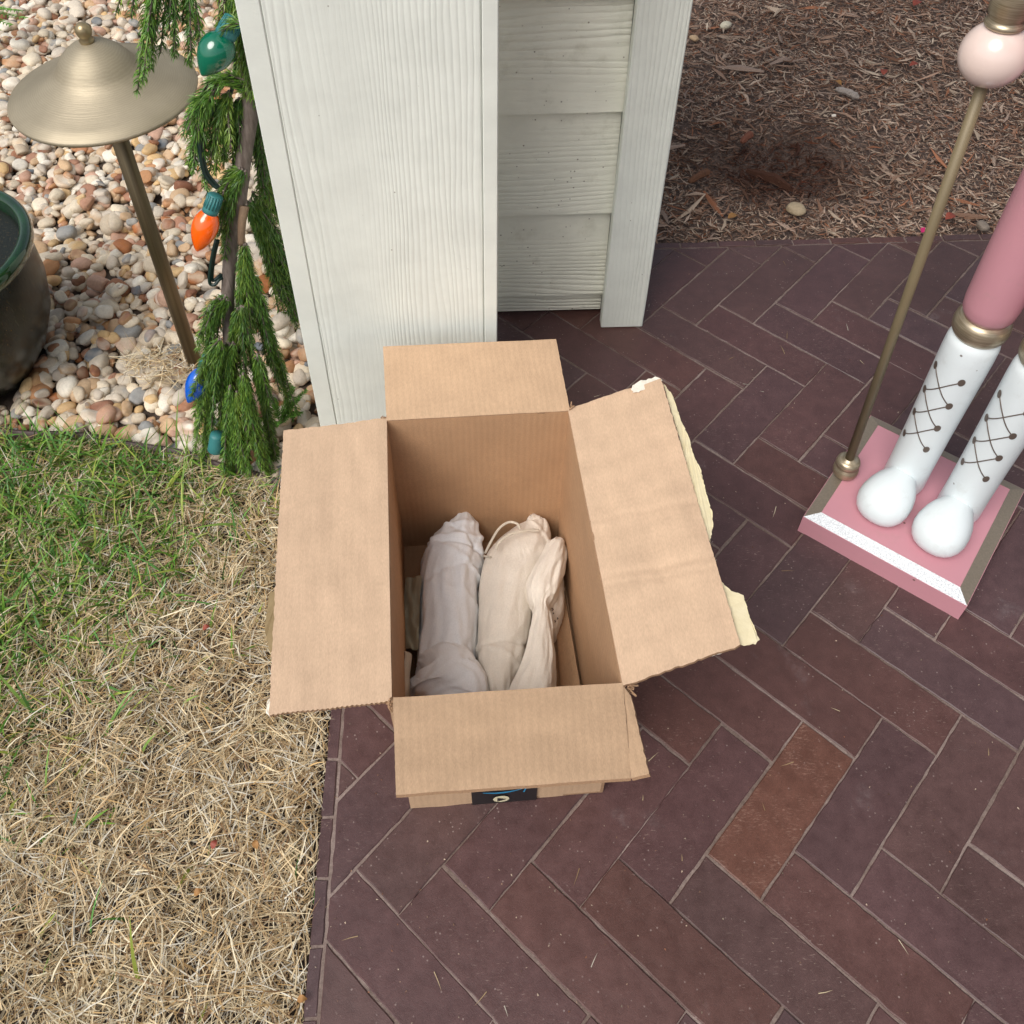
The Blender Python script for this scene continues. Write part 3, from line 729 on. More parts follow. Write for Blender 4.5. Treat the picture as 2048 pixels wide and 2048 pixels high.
V = [FW(cu, cz, .0034)]+[FW(cu+cr*math.cos(a)/.2126, cz+cr*math.sin(a), .0034) for a in np.linspace(0, 2*math.pi, 33)[:-1]]
obj('disc_mark', V, [(0, i, i % 32+1) for i in range(1, 33)], crm, lab, smooth=False)
obj('play_mark', [FW(cu-.0042/.2126, cz-.0050, .0042), FW(cu+.0055/.2126, cz, .0042), FW(cu-.0042/.2126, cz+.0050, .0042)], [(0, 1, 2)], blk, lab, smooth=False)

# ================================================================ BAGS IN THE BOX
def m_cloth(name, c, amp=.5):
    b = NB(name); w1 = b.noise(1, 3, .6, vec=b.map((2600, 260, 800))); w2 = b.noise(1, 3, .6, vec=b.map((260, 2600, 800)))
    wv = b.math('ADD', w1, w2); blot = b.noise(22, 4)
    cc = b.mix(1.0, c, b.ramp(b.math('MULTIPLY', wv, .5), [(.35, .90), (.65, 1.07)]), 'MULTIPLY'); cc = b.mix(1.0, cc, b.ramp(blot, [(.3, .95), (.7, 1.04)]), 'MULTIPLY')
    fold = b.noise(1, 3, .5, vec=b.map((42, 18, 40)), dist=1.2)
    n1 = b.bump(fold, .35, .006); b.bump(wv, amp, .0011, n1)
    return b.set(cc, .9, spec=.15, Sheen_Weight=.2)
white_c = m_cloth('white_cotton', S(238, 240, 243), .3); nat_c = m_cloth('natural_muslin', S(238, 228, 214), .7); cord_c = m_cloth('cotton_cord', S(226, 216, 198), .8)
CS = .31056
def cp(x, y): return 740+x*CS, 800+y*CS
def bag(name, secs, mat, parent=None, n=72, rings=130, fold=.0022, seed=0, floor=.006, cross=(), along=()):
    """secs: (xl, xr, y, ztop) in crop pixels; a lying sack lofted through them"""
    S_ = []
    for xl, xr, y, zt in secs:
        hz = (zt-floor)/2; zc = floor+hz; px, py = cp((xl+xr)/2, y); P = PZ(px, py, zc+hz*.25); hw = (xr-xl)/2*CS/FPX*DEP(P)
        S_.append((P[0], P[1], zc, hw, hz))
    S_ = smooth_path(S_, rings); V = []; T = np.gradient(S_[:, :3], axis=0)
    for i, (x, y, z, hw, hz) in enumerate(S_):
        t_ = T[i]/np.linalg.norm(T[i]); side = np.array([-t_[1], t_[0], 0]); side /= np.linalg.norm(side); 
        if side[0] < 0: side = -side
        for k in range(n):
            a = 2*math.pi*k/n; ca, sa = math.cos(a), math.sin(a)
            ex = 2/2.3; q = side*hw*math.copysign(abs(ca)**ex, ca)+np.array([0, 0, 1])*hz*math.copysign(abs(sa)**ex, sa)
            s_ = i/rings
            d = fold*(1.2*N3(a*1.7+seed, s_*4, seed)+.9*N3(ca*3.1+seed, sa*3.1+s_*9, 2)+.6*abs(N3(ca*3+s_*9, sa*3+seed, s_*4))*-1.6+.10*N3(ca*9, sa*9+s_*26, seed))
            for s0, k_, w_, am in cross: d += am*math.exp(-((s_-s0-k_*(a-1.57))/w_)**2)*(1+.5*N3(a*2, s0*30))
            for a0, m_, w_, am, sa_, sb_ in along:
                if sa_ < s_ < sb_: d += am*math.exp(-((a-a0-m_*(s_-sa_))/w_)**2)*math.sin(math.pi*(s_-sa_)/(sb_-sa_))
            qn = q/(np.linalg.norm(q)+1e-6); V.append(np.array([x, y, z])+q+qn*d*min(1, hw/.012))
    F = []
    for i in range(rings-1):
        for k in range(n): F.append((i*n+k, i*n+(k+1) % n, (i+1)*n+(k+1) % n, (i+1)*n+k))
    F += [tuple(range(n-1, -1, -1)), tuple(range((rings-1)*n, rings*n))]
    o = obj(name, V, F, mat, parent); fix(o); return o
def centre(secs):
    px, py = cp((secs[1][0]+secs[1][1])/2, secs[len(secs)//2][2]); p = PZ(px, py, .006); return (p[0], p[1], .006)
sw = [(600, 622, 742, .060), (560, 660, 775, .074), (500, 712, 850, .082), (400, 745, 930, .086), (345, 738, 1010, .086), (320, 700, 1120, .084), (312, 692, 1250, .083), (308, 698, 1400, .083), (300, 698, 1520, .083), (296, 680, 1640, .080), (290, 700, 1760, .078), (280, 740, 1900, .076), (300, 700, 2060, .06), (420, 560, 2130, .03)]
t = thing('bottle_bag', 'white cotton bag rolled round a bottle, lying at the left in the box', 'bag', centre(sw), 'cloth bags in the box')
bag('sack', sw, white_c, t, seed=1, fold=.0030,
    cross=((.17, .035, .012, .0035), (.215, -.05, .010, -.004), (.25, .06, .012, .0042), (.285, .02, .009, -.003), (.33, -.045, .013, .0028), (.40, .05, .010, -.0018), (.47, -.03, .014, .0016)),
    along=((1.0, 1.0, .12, .0035, .30, .62), (1.9, -.8, .10, -.0032, .35, .70), (2.3, .5, .09, .0036, .48, .84), (1.3, -1.2, .10, .0030, .55, .86), (1.65, .8, .08, -.0034, .58, .84), (.7, .8, .10, -.003, .12, .40), (2.5, -2.2, .12, .004, .05, .28)))
sf = [(250, 420, 1672, .070), (238, 640, 1700, .088), (236, 720, 1770, .093), (236, 768, 1840, .094), (240, 745, 1900, .090), (260, 690, 1990, .08), (300, 600, 2060, .05)]
bag('folded_end', sf, white_c, t, seed=14, fold=.003, floor=.03)
sn = [(1035, 1060, 783, .060), (985, 1120, 812, .072), (960, 1168, 850, .076), (880, 1180, 910, .080), (800, 1172, 980, .082), (735, 1140, 1060, .083), (705, 1090, 1150, .083), (695, 1060, 1280, .082), (690, 1040, 1420, .082), (688, 1010, 1560, .080), (685, 985, 1680, .076), (700, 950, 1800, .070), (740, 920, 1920, .064), (760, 880, 2030, .04)]
t = thing('bottle_bag', 'beige muslin drawstring bag with white cord loops, lying in the middle', 'bag', centre(sn), 'cloth bags in the box')
bag('sack', sn, nat_c, t, seed=5, fold=.0024,
    cross=((.13, .04, .010, -.0025), (.18, -.03, .012, .002), (.72, .02, .008, -.0035), (.76, -.03, .010, .0022)),
    along=((1.2, .3, .08, .0026, .22, .60), (1.7, -.4, .08, -.0024, .30, .72), (1.0, .6, .09, -.0022, .05, .25), (2.1, -.5, .10, .002, .5, .85)))
def cpath(pts): return smooth_path([PZ(*cp(x, y), z) for x, y, z in pts], 40)
obj('drawstring', *merge([tube(cpath([(742, 985, .078), (780, 910, .092), (830, 830, .097), (890, 788, .098), (945, 795, .096), (968, 830, .090)]), .0016),
    tube(cpath([(812, 965, .089), (830, 920, .094), (890, 870, .096), (960, 850, .095), (1030, 838, .091), (1085, 842, .086)]), .0017),
    tube(cpath([(735, 1005, .065), (755, 1010, .072), (775, 1012, .078)]), .0014)]), cord_c, t)
sk = [(1185, 1215, 905, .070), (1150, 1262, 930, .084), (1120, 1272, 965, .090), (1075, 1262, 1050, .096), (1035, 1235, 1140, .098), (1008, 1205, 1230, .098), (1015, 1180, 1285, .096), (1048, 1150, 1340, .094), (1040, 1165, 1400, .095), (1025, 1175, 1500, .096), (1000, 1190, 1640, .098), (960, 1195, 1760, .098), (905, 1200, 1880, .096), (880, 1200, 1990, .085), (960, 1120, 2090, .05)]
t = thing('bottle_bag', 'slim beige muslin bag pinched at its neck, lying on the right', 'bag', centre(sk), 'cloth bags in the box')
bag('sack', sk, nat_c, t, seed=8, fold=.0030, floor=.045)
sp_ = [(1150, 1200, 1060, .03), (1120, 1245, 1120, .05), (1080, 1252, 1220, .06), (1070, 1250, 1330, .06), (1080, 1225, 1430, .055), (1090, 1200, 1520, .04), (1120, 1180, 1580, .02)]
t = thing('bottle_bag', 'beige printed bag with small dark marks, mostly hidden beneath the slim bag', 'bag', centre(sp_), 'cloth bags in the box')
bag('sack', sp_, nat_c, t, seed=12, fold=.002)
ink = m_simple('ink', (.06, .045, .04), .7)
prt = []
for (x, y, s_) in ((1195, 1275, 14), (1170, 1340, 16), (1188, 1420, 12), (1205, 1402, 10), (1178, 1370, 8)):
    prt.append(tube(cpath([(x, y, .0645), (x+s_*.6, y+s_*.5, .064), (x+s_*.2, y+s_, .064)]), .0006, 5))
obj('printed_marks', *merge(prt), ink, t)
# folded paper on the left of the bags
pm = m_simple('grey_paper', S(168, 166, 146), .75, var=.12, vs=30, bump=.001, bs=60)
def crumple(name, quad, z0, z1, mat, label, cat, seed, amp=.006):
    Pq = [PZ(*cp(x, y), z) for (x, y), z in zip(quad, (z0, z1, z1, z0))]; nu, nv = 14, 30; V = []
    for j in range(nv+1):
        for i in range(nu+1):
            u, v = i/nu, j/nv; p = Pq[0]*(1-u)*(1-v)+Pq[1]*u*(1-v)+Pq[2]*u*v+Pq[3]*(1-u)*v
            V.append(p+np.array([.3, 0, 1])*amp*(N3(u*3+seed, v*5)+.4*N3(u*8, v*14, seed)))
    nb = len(V); V += [p-np.array([0, 0, .0008]) for p in V]; w_ = nu+1
    F = [(j*w_+i, j*w_+i+1, (j+1)*w_+i+1, (j+1)*w_+i) for j in range(nv) for i in range(nu)]; F += [tuple(nb+k for k in f[::-1]) for f in F]
    return tag(obj(name, V, F, mat), label, cat)
crumple('folded_paper', [(228, 1150), (330, 1130), (310, 1610), (200, 1600)], .052, .070, pm, 'greenish grey folded paper tucked between the white bag and the box side', 'paper', 3)
loop = [PZ(*cp(x, y), z) for x, y, z in ((205, 1640, .055), (228, 1625, .075), (245, 1650, .082), (232, 1760, .086), (228, 1880, .084), (205, 1980, .06), (190, 1870, .045), (200, 1760, .045))]
lp = smooth_path(loop, 50); V = []
for p in lp: V += [p+np.array([-.0035, 0, .003]), p+np.array([.0035, 0, -.003])]
F = [(2*i, 2*i+1, 2*i+3, 2*i+2) for i in range(49)]
o = tag(obj('cloth_tie', V, F, cord_c), 'cream cloth strap looped against the left wall of the box', 'strap')
so = o.modifiers.new('Solidify', 'SOLIDIFY'); so.thickness = .0012

# ================================================================ NUTCRACKER STYLE FIGURE
pink_m = m_simple('pink_paint', S(196, 140, 150), .42, specks=24, var=.04, vs=8, bump=.0003, bs=120); wht_m = m_simple('white_paint', S(222, 230, 232), .32, var=.02, vs=20, bump=.0003, bs=60, Coat_Weight=.15, Coat_Roughness=.25, specks=26)
b = NB('lit_silver_glitter'); fl = b.noise(650, 3, .7); sil_m = b.set(b.ramp(fl, [(.33, S(186, 192, 196)), (.6, S(238, 242, 246))]), .34, .4); b.bump(fl, .6, .001)  # front trim copy: bright sky reflection put into the silver's colour
b = NB('champagne_metal'); sr = b.noise(1, 4, .6, vec=b.map((40, 40, 900))); gold_m = b.set(b.ramp(sr, [(.3, S(150, 136, 112)), (.7, S(196, 182, 158))]), .36, .75)
brz_m = m_simple('bronze_foil', S(104, 92, 84), .4, .3)
HP = .0378; A0 = np.array(PZ(1595, 1061)[:2]); A1 = np.array(PZ(1916, 1239)[:2]); ex_ = unit(A1-A0); ey_ = np.array([-ex_[1], ex_[0]]); WP = np.linalg.norm(A1-A0)
A2 = PZ(1761, 834, HP)[:2]; DP = float((A2-A0)@ey_)
nut = thing('nutcracker_figure', 'tall pink and white wooden soldier figure in laced boots on a pink plinth', 'figurine', (.62, .78, 0))
def pl(u, v, z): p = A0+ex_*u+ey_*v; return np.array([p[0], p[1], z])
bv = .0165; h0 = HP-.0055
V = [pl(0, 0, 0), pl(WP, 0, 0), pl(WP, DP, 0), pl(0, DP, 0), pl(0, 0, h0), pl(WP, 0, h0), pl(WP, DP, h0), pl(0, DP, h0)]
fix(obj('plinth', V, [(3, 2, 1, 0), (0, 1, 5, 4), (1, 2, 6, 5), (2, 3, 7, 6), (3, 0, 4, 7), (4, 5, 6, 7)], pink_m, nut, smooth=False))
e_ = .0006
O = [pl(e_, e_, h0), pl(WP-e_, e_, h0), pl(WP-e_, DP-e_, h0), pl(e_, DP-e_, h0)]; I = [pl(bv, bv, HP), pl(WP-bv, bv, HP), pl(WP-bv, DP-bv, HP), pl(bv, DP-bv, HP)]
fix(obj('plinth_top', I+[p-np.array([0, 0, .005]) for p in I], [(0, 1, 2, 3), (7, 6, 5, 4), (0, 4, 5, 1), (1, 5, 6, 2), (2, 6, 7, 3), (3, 7, 4, 0)], pink_m, nut, smooth=False))
sil_shaded = m_simple('shaded_silver_trim', S(150, 138, 122), .45, .5, var=.25, vs=400)  # same silver trim on the other sides, shade put into its colour
for k in range(4):
    a, c = k, (k+1) % 4; V = [O[a]+(0, 0, .0005), O[c]+(0, 0, .0005), I[c]+(0, 0, .0004), I[a]+(0, 0, .0004)]; V += [p-np.array([0, 0, .002]) for p in V]
    o = fix(obj('trim', V, [(0, 1, 2, 3), (7, 6, 5, 4), (0, 4, 5, 1), (1, 5, 6, 2), (2, 6, 7, 3), (3, 7, 4, 0)], sil_m if k in (0,) else sil_shaded, nut, smooth=False))
    if k == 0: o['label'] = 'silver front edge, coloured as lit by the sky'
L1 = PZ(1802, 966, HP); L2 = L1+np.array([.0565, -.0475, 0]) 
RB = .0285
for li, LG in enumerate((L1, L2)):
    prof = [(RB*.80, 0), (RB*.9, .004), (RB*.95, .012), (RB*.93, .05), (RB*.95, .12), (RB*1.0, .20), (RB*1.03, .255), (RB*1.02, .272), (RB*.96, .282), (RB*.8, .287)]
    bt = obj('boot', *lathe(prof, 56, LG), wht_m, nut)
    # laces follow the round of the boot
    cen = R(214); hs_ = R(37); zz = [.232, .190, .148, .106]; prt = []
    def sp(a, z, o_=.0004):
        r_ = np.interp(z, [q[1] for q in prof], [q[0] for q in prof])+o_; return LG+np.array([r_*math.cos(a), r_*math.sin(a), z])
    for i in range(3):
        for s0 in (-1, 1):
            prt.append(tube([sp(cen+s0*hs_*(1-2*t_), zz[i]+(zz[i+1]-zz[i])*(t_-.035*math.sin(2*math.pi*t_))) for t_ in np.linspace(0, 1, 14)], .00075, 6))
    for i in range(4):
        for s0 in (-1, 1):
            V = [sp(cen+s0*hs_, zz[i], .0013)]; 
            for a in np.linspace(0, 2*math.pi, 19)[:-1]: V.append(sp(cen+s0*hs_+.0038*math.cos(a)/RB, zz[i]+.0058*math.sin(a), .0008))
            prt.append((np.array(V), [(0, k, k % 18+1) for k in range(1, 19)]))
    obj('boot_laces', *merge(prt), brz_m, bt)
    # foot: egg shaped toe cap
    fd = unit(np.array([math.cos(R(226)), math.sin(R(226))])); fc = LG+np.array([fd[0]*.050, fd[1]*.050, .0]); sd_ = np.array([-fd[1], fd[0]])
    V = []
    for v in IV:
        vx, vy = (math.copysign(abs(v[i_])**.88, v[i_]) for i_ in (0, 1))
        r_ = np.array([vx*.0455, vy*.0325*(1+.20*vx-.06*vx*vx), max(v[2], -.62)*.0330*(1-.06*vx)])
        V.append(fc+np.array([fd[0]*r_[0]+sd_[0]*r_[1], fd[1]*r_[0]+sd_[1]*r_[1], .0225+r_[2]]))
    obj('boot_toe', V, [tuple(f) for f in IF], wht_m, nut)
    obj('knee_ring', *lathe([(.018, .283), (.0262, .285), (.0298, .291), (.0308, .299), (.0298, .307), (.0255, .313), (.018, .314)], 56, LG), gold_m, nut)
    obj('trouser_leg', *lathe([(.016, .311), (.0245, .314), (.0278, .321), (.0292, .335), (.0300, .40), (.0308, .50), (.032, .60)], 56, LG), pink_m, nut)
mid = (L1+L2)/2
obj('coat', *lathe([(.052, .60), (.066, .605), (.070, .64), (.066, .70), (.060, .75), (.062, .80), (.068, .86), (.060, .90), (.028, .92)], 56, mid), pink_m, nut)
# staff
q0 = PZ(1689, 945, HP+.002); q0 = np.array([q0[0], q0[1], HP]); q1 = PZ(1988, 108, .655)
st = thing('parade_staff', 'slim brass coloured staff with a pale pink ball, standing on the plinth', 'staff', tuple(q0))
brs = NB('staff_brass'); sg = brs.noise(1, 4, .6, vec=brs.map((30, 30, 3))); stf_m = brs.set(brs.ramp(sg, [(.3, S(106, 94, 70)), (.7, S(138, 124, 96))]), .5, .12)
ax = axis_mat(q0, q1); Ls = float(np.linalg.norm(q1-q0))
obj('rod', *lathe([(.0057, .010), (.0057, Ls)], 28, mat4=ax), stf_m, st)
obj('finial', *lathe([(.006, .0), (.0135, .001), (.0160, .005), (.0166, .010), (.0160, .0155), (.0128, .0180), (.0130, .0195), (.0152, .0205), (.0158, .0245), (.0148, .0290), (.0115, .0315), (.0068, .0322), (.0062, .0335)], 40, mat4=ax), gold_m, st)
blush = m_simple('blush_paint', S(226, 205, 196), .22, Coat_Weight=.5, Coat_Roughness=.1)
obj('ball', *lathe([(max(.0302*math.sin(a), .0005), Ls-.0302*math.cos(a)) for a in np.linspace(0.02, math.pi-.02, 28)], 48, mat4=ax), blush, st)
obj('collar', *lathe([(.012, Ls+.027), (.0165, Ls+.0275), (.0178, Ls+.030), (.0165, Ls+.0325), (.0150, Ls+.0335), (.0150, Ls+.036), (.0175, Ls+.040), (.0185, Ls+.060), (.012, Ls+.075), (.006, Ls+.12)], 40, mat4=ax), gold_m, st)

# ================================================================ PATH LIGHT
lf = PZ(390, 728, .0); ltop = PY(207, 181, lf[1]-.004)
lamp = thing('path_light', 'weathered brass path light with a wide cone hat among the pebbles', 'lamp', tuple(lf))
b = NB('aged_brass'); wvr = b.n('TexWave', wave_type='RINGS', rings_direction='Z', wave_profile='SIN'); wvr.inputs['Scale'].default_value = 130; wvr.inputs['Distortion'].default_value = 4.5; wvr.inputs['Detail'].default_value = 3
b.l(b.tc.outputs['Object'], wvr.inputs['Vector']); cn = b.noise(9, 4)
hat_m = b.set(b.mix(b.ramp(wvr.outputs['Fac'], [(0, 0), (1, .18)]), b.ramp(cn, [(.35, S(158, 148, 126)), (.65, S(182, 170, 146))]), S(124, 112, 92)), .5, .5); b.bump(b.noise(1, 3, .7, vec=b.map((6, 6, 2600))), .5, .0006)
b = NB('brass_stem'); stem_m = b.set(b.ramp(b.noise(1, 4, .6, vec=b.map((160, 160, 3))), [(.3, S(88, 76, 58)), (.7, S(134, 120, 94))]), .42, .8)
rimz = float(np.linalg.norm(ltop-lf))
axl = axis_mat(lf-np.array([0, 0, .03]), ltop)
Lr = float(np.linalg.norm(ltop-(lf-np.array([0, 0, .03]))))
obj('stem', *lathe([(.0108, -.0), (.0108, Lr+.02)], 32, mat4=axl), stem_m, lamp)
RH = .1125
hp = [(.0, -.004), (RH-.004, -.0035), (RH-.001, -.0045), (RH, -.002), (RH-.001, .0006), (.094, .0075), (.077, .0148), (.064, .0208), (.0555, .0252), (.0500, .0290), (.0462, .0335), (.0425, .0395), (.0375, .0462), (.0310, .0525), (.0240, .0578), (.0175, .0615), (.0120, .0640)]
hat = obj('shade', [(0, 0, 0)]*0+list(lathe([(max(r_, .0005), z) for r_, z in hp], 96)[0]), lathe([(max(r_, .0005), z) for r_, z in hp], 96)[1], hat_m)
hat.parent = lamp
qm = axis_mat(ltop, ltop+(ltop-lf)); hat.matrix_local = Matrix.Translation(-Vector(lf))@qm
me_top = qm
obj('finial', *lathe([(.006, .062), (.0085, .0645), (.0088, .067), (.0065, .0705), (.0085, .073), (.0098, .078), (.0088, .0830), (.0055, .0865), (.0008, .088)], 32, mat4=qm), m_simple('finial_brass', S(158, 142, 110), .3, .6), lamp)

# ================================================================ GLAZED POT
pc_ = np.array([-.775, 1.085, 0])
pot = thing('glazed_pot', 'dark mottled ceramic planter with a glossy green rim at the left edge', 'planter', tuple(pc_))
b = NB('mottled_glaze'); sp2 = b.noise(1, 5, .65, vec=b.map((260, 260, 34))); sp3 = b.noise(1, 4, .7, vec=b.map((420, 420, 120)))
cc = b.mix(b.ramp(sp2, [(.56, 0), (.74, 1)]), (.012, .015, .011), S(54, 54, 42)); cc = b.mix(b.ramp(sp3, [(.62, 0), (.74, 1)]), cc, S(128, 98, 50))
pot_m = b.set(cc,   .24, spec=.4); b.bump(sp2, .3, .001)
b = NB('green_glaze'); rim_m = b.set(b.ramp(b.noise(14, 4), [(.35, S(10, 44, 20)), (.7, S(24, 76, 32))]), .08, Coat_Weight=1.0, Coat_Roughness=.03)
ZR = .235
obj('pot_body', *lathe([(.085, -.01), (.098, .01), (.118, .04), (.139, .09), (.148, .14), (.1475, .18), (.1430, .207), (.1415, .212), (.132, .212)], 72, pc_), pot_m, pot)
obj('rim', *lathe([(.1385, .206), (.147, .208), (.1545, .214), (.1575, .222), (.1570, .230), (.153, .2355), (.147, .2370), (.141, .2345), (.1385, .229), (.1370, .215), (.136, .17), (.134, .15)], 72, pc_), rim_m, pot)
V, F = lathe([(.0005, .213), (.05, .214), (.09, .212), (.12, .210), (.1365, .208)], 90, pc_); V = np.array([v+np.array([0, 0, .004*N3(v[0]*90, v[1]*90)]) for v in V])
b = NB('potting_soil'); vr = b.n('TexVoronoi', feature='F1'); vr.inputs['Scale'].default_value = 90; b.l(b.tc.outputs['Object'], vr.inputs['Vector'])
cc = b.mix(b.math('MULTIPLY', b.ramp(vr.outputs['Distance'], [(0, 1), (.10, 1), (.14, 0)]), b.ramp(b.noise(50, 2), [(.52, 0), (.58, 1)])), b.ramp(b.noise(200, 6, .7), [(.3, (.020, .011, .009)), (.7, (.085, .055, .045))]), (.75, .74, .72))
ps = b.set(cc, .95, spec=.08); b.bump(b.noise(260, 6, .7), 1, .004)
obj('potting_soil', V, F, ps, pot)

# ================================================================ WEEPING SPRUCE
YS = .945
def SP(x, y, Y=YS): return PY(x, y, Y)
spr = thing('weeping_spruce', 'slender weeping spruce with hanging green tails beside the porch column', 'shrub', tuple(PZ(478, 950, 0)))
stem_pts = [PZ(474, 955, -.02), SP(468, 850, .885), SP(464, 760, .90), SP(459, 680, .915), SP(456, 600, .93), SP(459, 530, .94), SP(467, 460, .945), SP(479, 390, .945), SP(487, 320, .945), SP(500, 230, .95), SP(497, 140, .95), SP(480, 60, .95), SP(462, -40, .95), SP(445, -160, .95)]
sp_path = smooth_path(stem_pts, 90)
rad = np.interp(np.linspace(0, 1, 90), [0, .35, .55, .75, 1], [.0085, .0085, .0092, .0085, .006])*(1+.07*np.array([N3(i*.5, 2) for i in range(90)]))
b = NB('grey_bark'); bk = b.noise(1, 5, .6, vec=b.map((240, 240, 40))); bark_m = b.set(b.ramp(bk, [(.3, S(88, 76, 68)), (.7, S(132, 120, 112))]), .75); b.bump(bk, .7, .0015)
obj('trunk', *tube(sp_path, rad, 14), bark_m, spr)
ndl = NB('spruce_needle'); ndl_m = ndl.set(ndl.attr(), .42, spec=.4)
twigs = []; NP0, ND0, ND1, NL_, NW_, NC0, NC1 = [], [], [], [], [], [], []
gpal = np.array([S(84, 126, 48), S(98, 138, 56), S(122, 156, 60), S(64, 106, 46), S(146, 168, 66), S(72, 116, 62)])
def tail(p0, p1, sag=.02, tint=1.0, dens=1900, ln=.0122, spread=.85):
    p0 = np.array(p0); p1 = np.array(p1); L = np.linalg.norm(p1-p0)
    mid_ = p0*.55+p1*.45+np.array([0, 0, sag]); q = smooth_path([p0, mid_, p1], 24)
    twigs.append(tube(q, np.linspace(.0016, .0008, 24), 5))
    n_ = int(dens*L*(1+sag*3)); t_ = np.sort(rng.random(n_)); idx = t_*(len(q)-1); i = np.minimum(idx.astype(int), len(q)-2); fr = (idx-i)[:, None]
    P = q[i]*(1-fr)+q[i+1]*fr; T = unit(q[i+1]-q[i])
    a = rng.normal(size=(n_, 3)); a = unit(a-T*np.sum(a*T, 1)[:, None])
    D0 = unit(T*.45+a*spread); D1 = unit(T*1.35+a*.25+np.array([0, 0, -.15]))
    Ln = ln*rng.uniform(.7, 1.15, n_)*np.clip(1.05-.45*(t_-.9).clip(0)*10, .4, 1)
    g_ = gpal[rng.integers(0, 4, n_)]*.6+gpal[rng.integers(0, 6)]*.4
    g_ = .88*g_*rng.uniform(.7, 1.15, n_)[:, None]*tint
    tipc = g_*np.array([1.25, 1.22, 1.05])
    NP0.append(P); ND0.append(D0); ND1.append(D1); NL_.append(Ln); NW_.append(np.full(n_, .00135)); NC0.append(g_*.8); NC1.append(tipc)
def fan(src, ends, Y0_=YS, dY=.012, rep=1, sag=.012, j=9, **kw):
    for (x, y) in ends:
        for r_ in range(rep):
            Yj = Y0_+random.uniform(-dY, dY)
            tail(SP(src[0]+random.gauss(0, j*.6), src[1]+random.gauss(0, j), Y0_), SP(x+random.gauss(0, j if r_ else 2), y+random.gauss(0, j*1.4 if r_ else 3), Yj), sag, **kw)
# top clusters that hang in front of the lamp hat
fan((300, -110), [(232, 24), (262, 30)], .93, tint=1.2)
fan((330, -95), [(278, 188), (298, 136), (290, 60)], .93, rep=2, tint=1.25, j=6)
fan((360, -90), [(320, 108), (349, 104), (335, 60)], .94, rep=2, tint=1.2, j=6)
fan((385, -80), [(380, 124), (402, 84), (372, 40)], .94, rep=2, tint=1.15, j=6)
fan((460, -70), [(440, 48), (452, 40)], .95, rep=2)
# along the column edge
for (a, c) in (((478, 10), (436, 62)), ((482, 40), (425, 72)), ((486, 30), (478, 130)), ((492, 70), (488, 190)), ((498, 120), (462, 160)), ((500, 150), (498, 240)), ((495, 90), (508, 200)), ((484, 0), (492, 110)), ((470, -30), (470, 60)), ((500, 180), (480, 215))):
    fan(a, [c], .953, rep=2, sag=.004, j=5)
fan((478, 20), [(500, 150), (505, 190), (490, 120), (512, 215)], .915, rep=3, sag=.004, j=7)
fan((470, -50), [(488, 60), (478, 90), (460, 66)], .92, rep=3, sag=.004, j=7)
fan((492, 52), [(452, 66), (446, 60)], .875, rep=1, sag=.006, j=3)
# left arching cluster
fan((492, 175), [(383, 232), (392, 260), (400, 250)], .93, rep=2, sag=.028, tint=1.25, j=5)
fan((420, 190), [(380, 318), (392, 300), (372, 262), (405, 330), (388, 345)], .93, rep=3, sag=.014, tint=1.2, j=7)
fan((455, 195), [(430, 345), (448, 330), (456, 300), (418, 310), (440, 290)], .94, rep=3, sag=.012, j=7)
fan((478, 200), [(470, 330), (482, 300), (462, 345)], .95, rep=2, sag=.01, j=6)
fan((410, 330), [(418, 395), (408, 380)], .94, rep=1, sag=.005, j=4, tint=1.1)
# right of the stem, behind
fan((508, 230), [(530, 400), (545, 430), (520, 330), (538, 370)], .975, rep=3, sag=.006, j=7, tint=.9)
fan((512, 300), [(548, 450), (556, 430)], .985, rep=2, sag=.006, j=6, tint=.85)
# middle left tuft
fan((488, 345), [(445, 505), (432, 470), (452, 440), (440, 400), (436, 430)], .935, rep=3, sag=.012, j=6)
# big dark fan to the right
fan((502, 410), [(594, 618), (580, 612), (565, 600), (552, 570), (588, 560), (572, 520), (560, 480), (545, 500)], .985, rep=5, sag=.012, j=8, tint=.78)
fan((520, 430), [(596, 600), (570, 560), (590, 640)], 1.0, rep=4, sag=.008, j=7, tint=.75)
# centre tails over the stem
tail(SP(484, 485, .925), SP(474, 732, .905), .004, 1.1, 2600); tail(SP(486, 490, .925), SP(505, 690, .91), .006, 1.05, 2600)
fan((492, 500), [(498, 640), (478, 690), (512, 660), (520, 620)], .92, rep=3, sag=.006, j=6)
fan((505, 555), [(536, 736), (560, 790), (586, 834), (572, 760), (548, 700)], .93, rep=3, sag=.012, j=7, tint=.95)
# lower left
fan((450, 600), [(404, 765), (396, 700), (418, 720), (410, 660)], .905, rep=3, sag=.014, j=7, tint=1.05)
fan((440, 690), [(392, 880), (408, 944), (400, 830), (420, 900), (388, 800)], .875, rep=3, sag=.012, j=7, tint=1.0)
fan((462, 690), [(440, 860), (452, 820), (430, 800), (446, 900)], .885, rep=3, sag=.008, j=7, tint=1.1)
